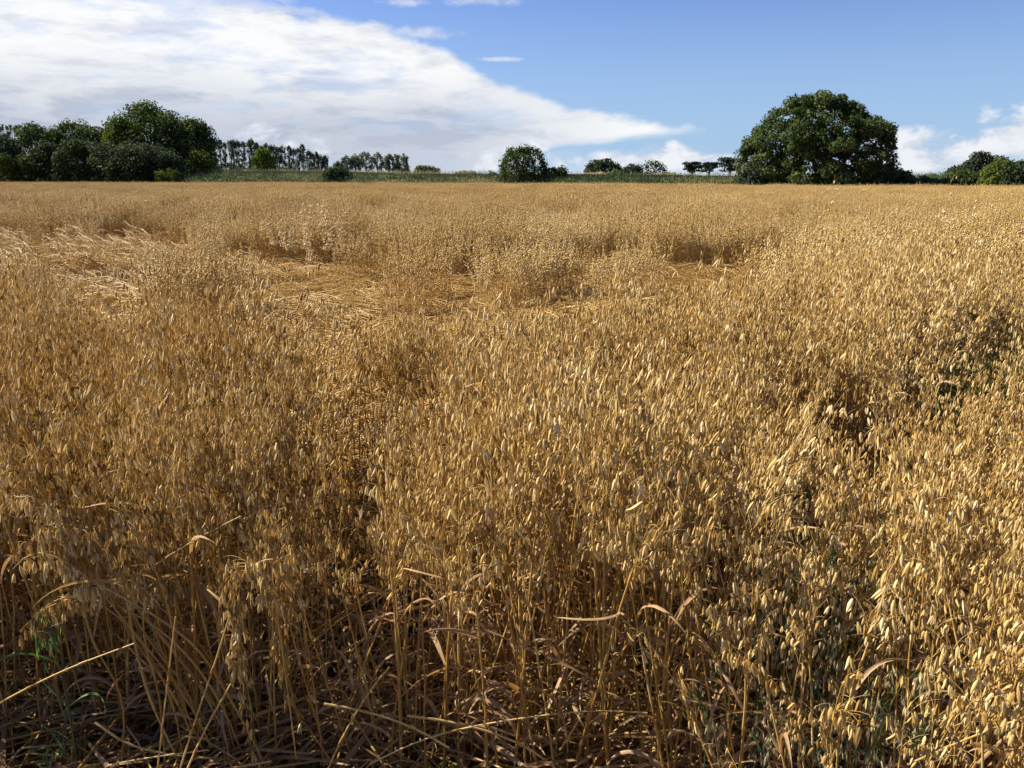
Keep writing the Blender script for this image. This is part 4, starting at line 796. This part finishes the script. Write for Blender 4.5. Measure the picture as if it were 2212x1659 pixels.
X, Y = grid(1.3, 24.4, 150, r); k = (Y < edge(X) - 0.3) & (stand(X, Y) > 0.5); X, Y = X[k], Y[k]; n = len(X)
hs = 1.0 + 0.16 * (fbm(X * 0.25, Y * 0.25, 6) - 0.5)
hs = hs * (1 + r.normal(size=n) * 0.03)
far_set = (far_src, np.stack([X, Y, 0 * X], -1), np.stack([0 * X, 0 * X, r.integers(0, 4, n) * 1.5708 + r.normal(size=n) * 0.3], -1), np.stack([np.ones(n), np.ones(n), hs], -1))
scatter('oat_crop', [near_set, mid_set, far_set], 'ripe golden oats standing across the whole field')
# flattened oats
X, Y = grid(0.42, 3.0, 24.5, r); s = stand(X, Y); inl = np.zeros(len(X), bool)
for P in LODGED: inl |= inside(P, X, Y)
k = ((s < 0.5) | inl) & (fbm(X * 1.5 + 9, Y * 1.1, 55) < 0.56); X, Y = X[k], Y[k]; n = len(X)
hx = np.array([(h[0] + r.normal() * 0.1, h[1] + r.normal() * 0.14) for h in HOLES[:1] for _ in range(3)]); X = np.concatenate([X, hx[:, 0]]); Y = np.concatenate([Y, hx[:, 1]]); n = len(X)
dirn = np.where(X < -3.4, -0.35, 0.25 + 3.14 * (fbm(X * 0.4, Y * 0.4, 77) > 0.5)) + r.normal(size=n) * 0.45
pr = (X < -3.6) & (fbm(X * 0.5, Y * 0.35, 90) > 0.44)
fl = lambda k: (np.stack([X, Y, 0 * X], -1)[k], np.stack([0 * X, 0 * X, dirn], -1)[k], np.stack([np.ones(n), np.ones(n), 0.6 + 1.0 * fbm(X * 0.8, Y * 0.8, 31)], -1)[k])
scatter('flattened_oats', [(lod_src, *fl(~pr)), (prop_src, *fl(pr))], 'flattened oat straw lying in swirls among the standing crop')
# green growth in the gap, straw litter on the soil at the front
r = np.random.default_rng(63); t = r.random(230); LA = np.array(LANE); q = np.interp(t, np.linspace(0, 1, len(LA)), np.arange(len(LA))); a = np.minimum(q.astype(int), len(LA) - 2)
P = LA[a] + (LA[a + 1] - LA[a]) * (q - a)[:, None] + r.normal(size=(230, 2)) * [0.14, 0.10]
P = np.concatenate([P, r.normal(size=(45, 2)) * [0.22, 0.2] + [2.75, 3.95]]); P = P[(P[:, 1] > 2.35) & (r.random(len(P)) < np.interp(P[:, 1], [2, 2.4, 3.0, 3.6], [0.35, 0.5, 0.8, 1.0]))]; n = len(P)
scatter('green_undergrowth', [(grn_src, np.stack([P[:, 0], P[:, 1], np.zeros(n)], -1), np.stack([np.zeros(n), np.zeros(n), r.random(n) * 6.28], -1), s3((0.7 + 0.6 * r.random(n)) * np.interp(P[:, 1], [2, 3, 3.6, 4.4], [0.8, 0.9, 1.25, 1.5])))], 'green grass blades growing low in the dark gap')
X, Y = grid(0.3, 1.0, 4.2, r); n = len(X)
scatter('straw_litter', [(lit_src, np.stack([X, Y, 0 * X], -1), np.stack([0 * X, 0 * X, r.random(n) * 6.28], -1), s3(np.ones(n))), (lit_src, np.stack([r.uniform(-1.5, 0.45, 90), r.uniform(1.6, 2.25, 90), np.full(90, 0.01)], -1), np.stack([r.normal(size=90) * 0.12, r.normal(size=90) * 0.12, r.random(90) * 6.28], -1), s3(r.uniform(1.3, 2.0, 90)))], 'broken straw and dry leaves lying on the soil')
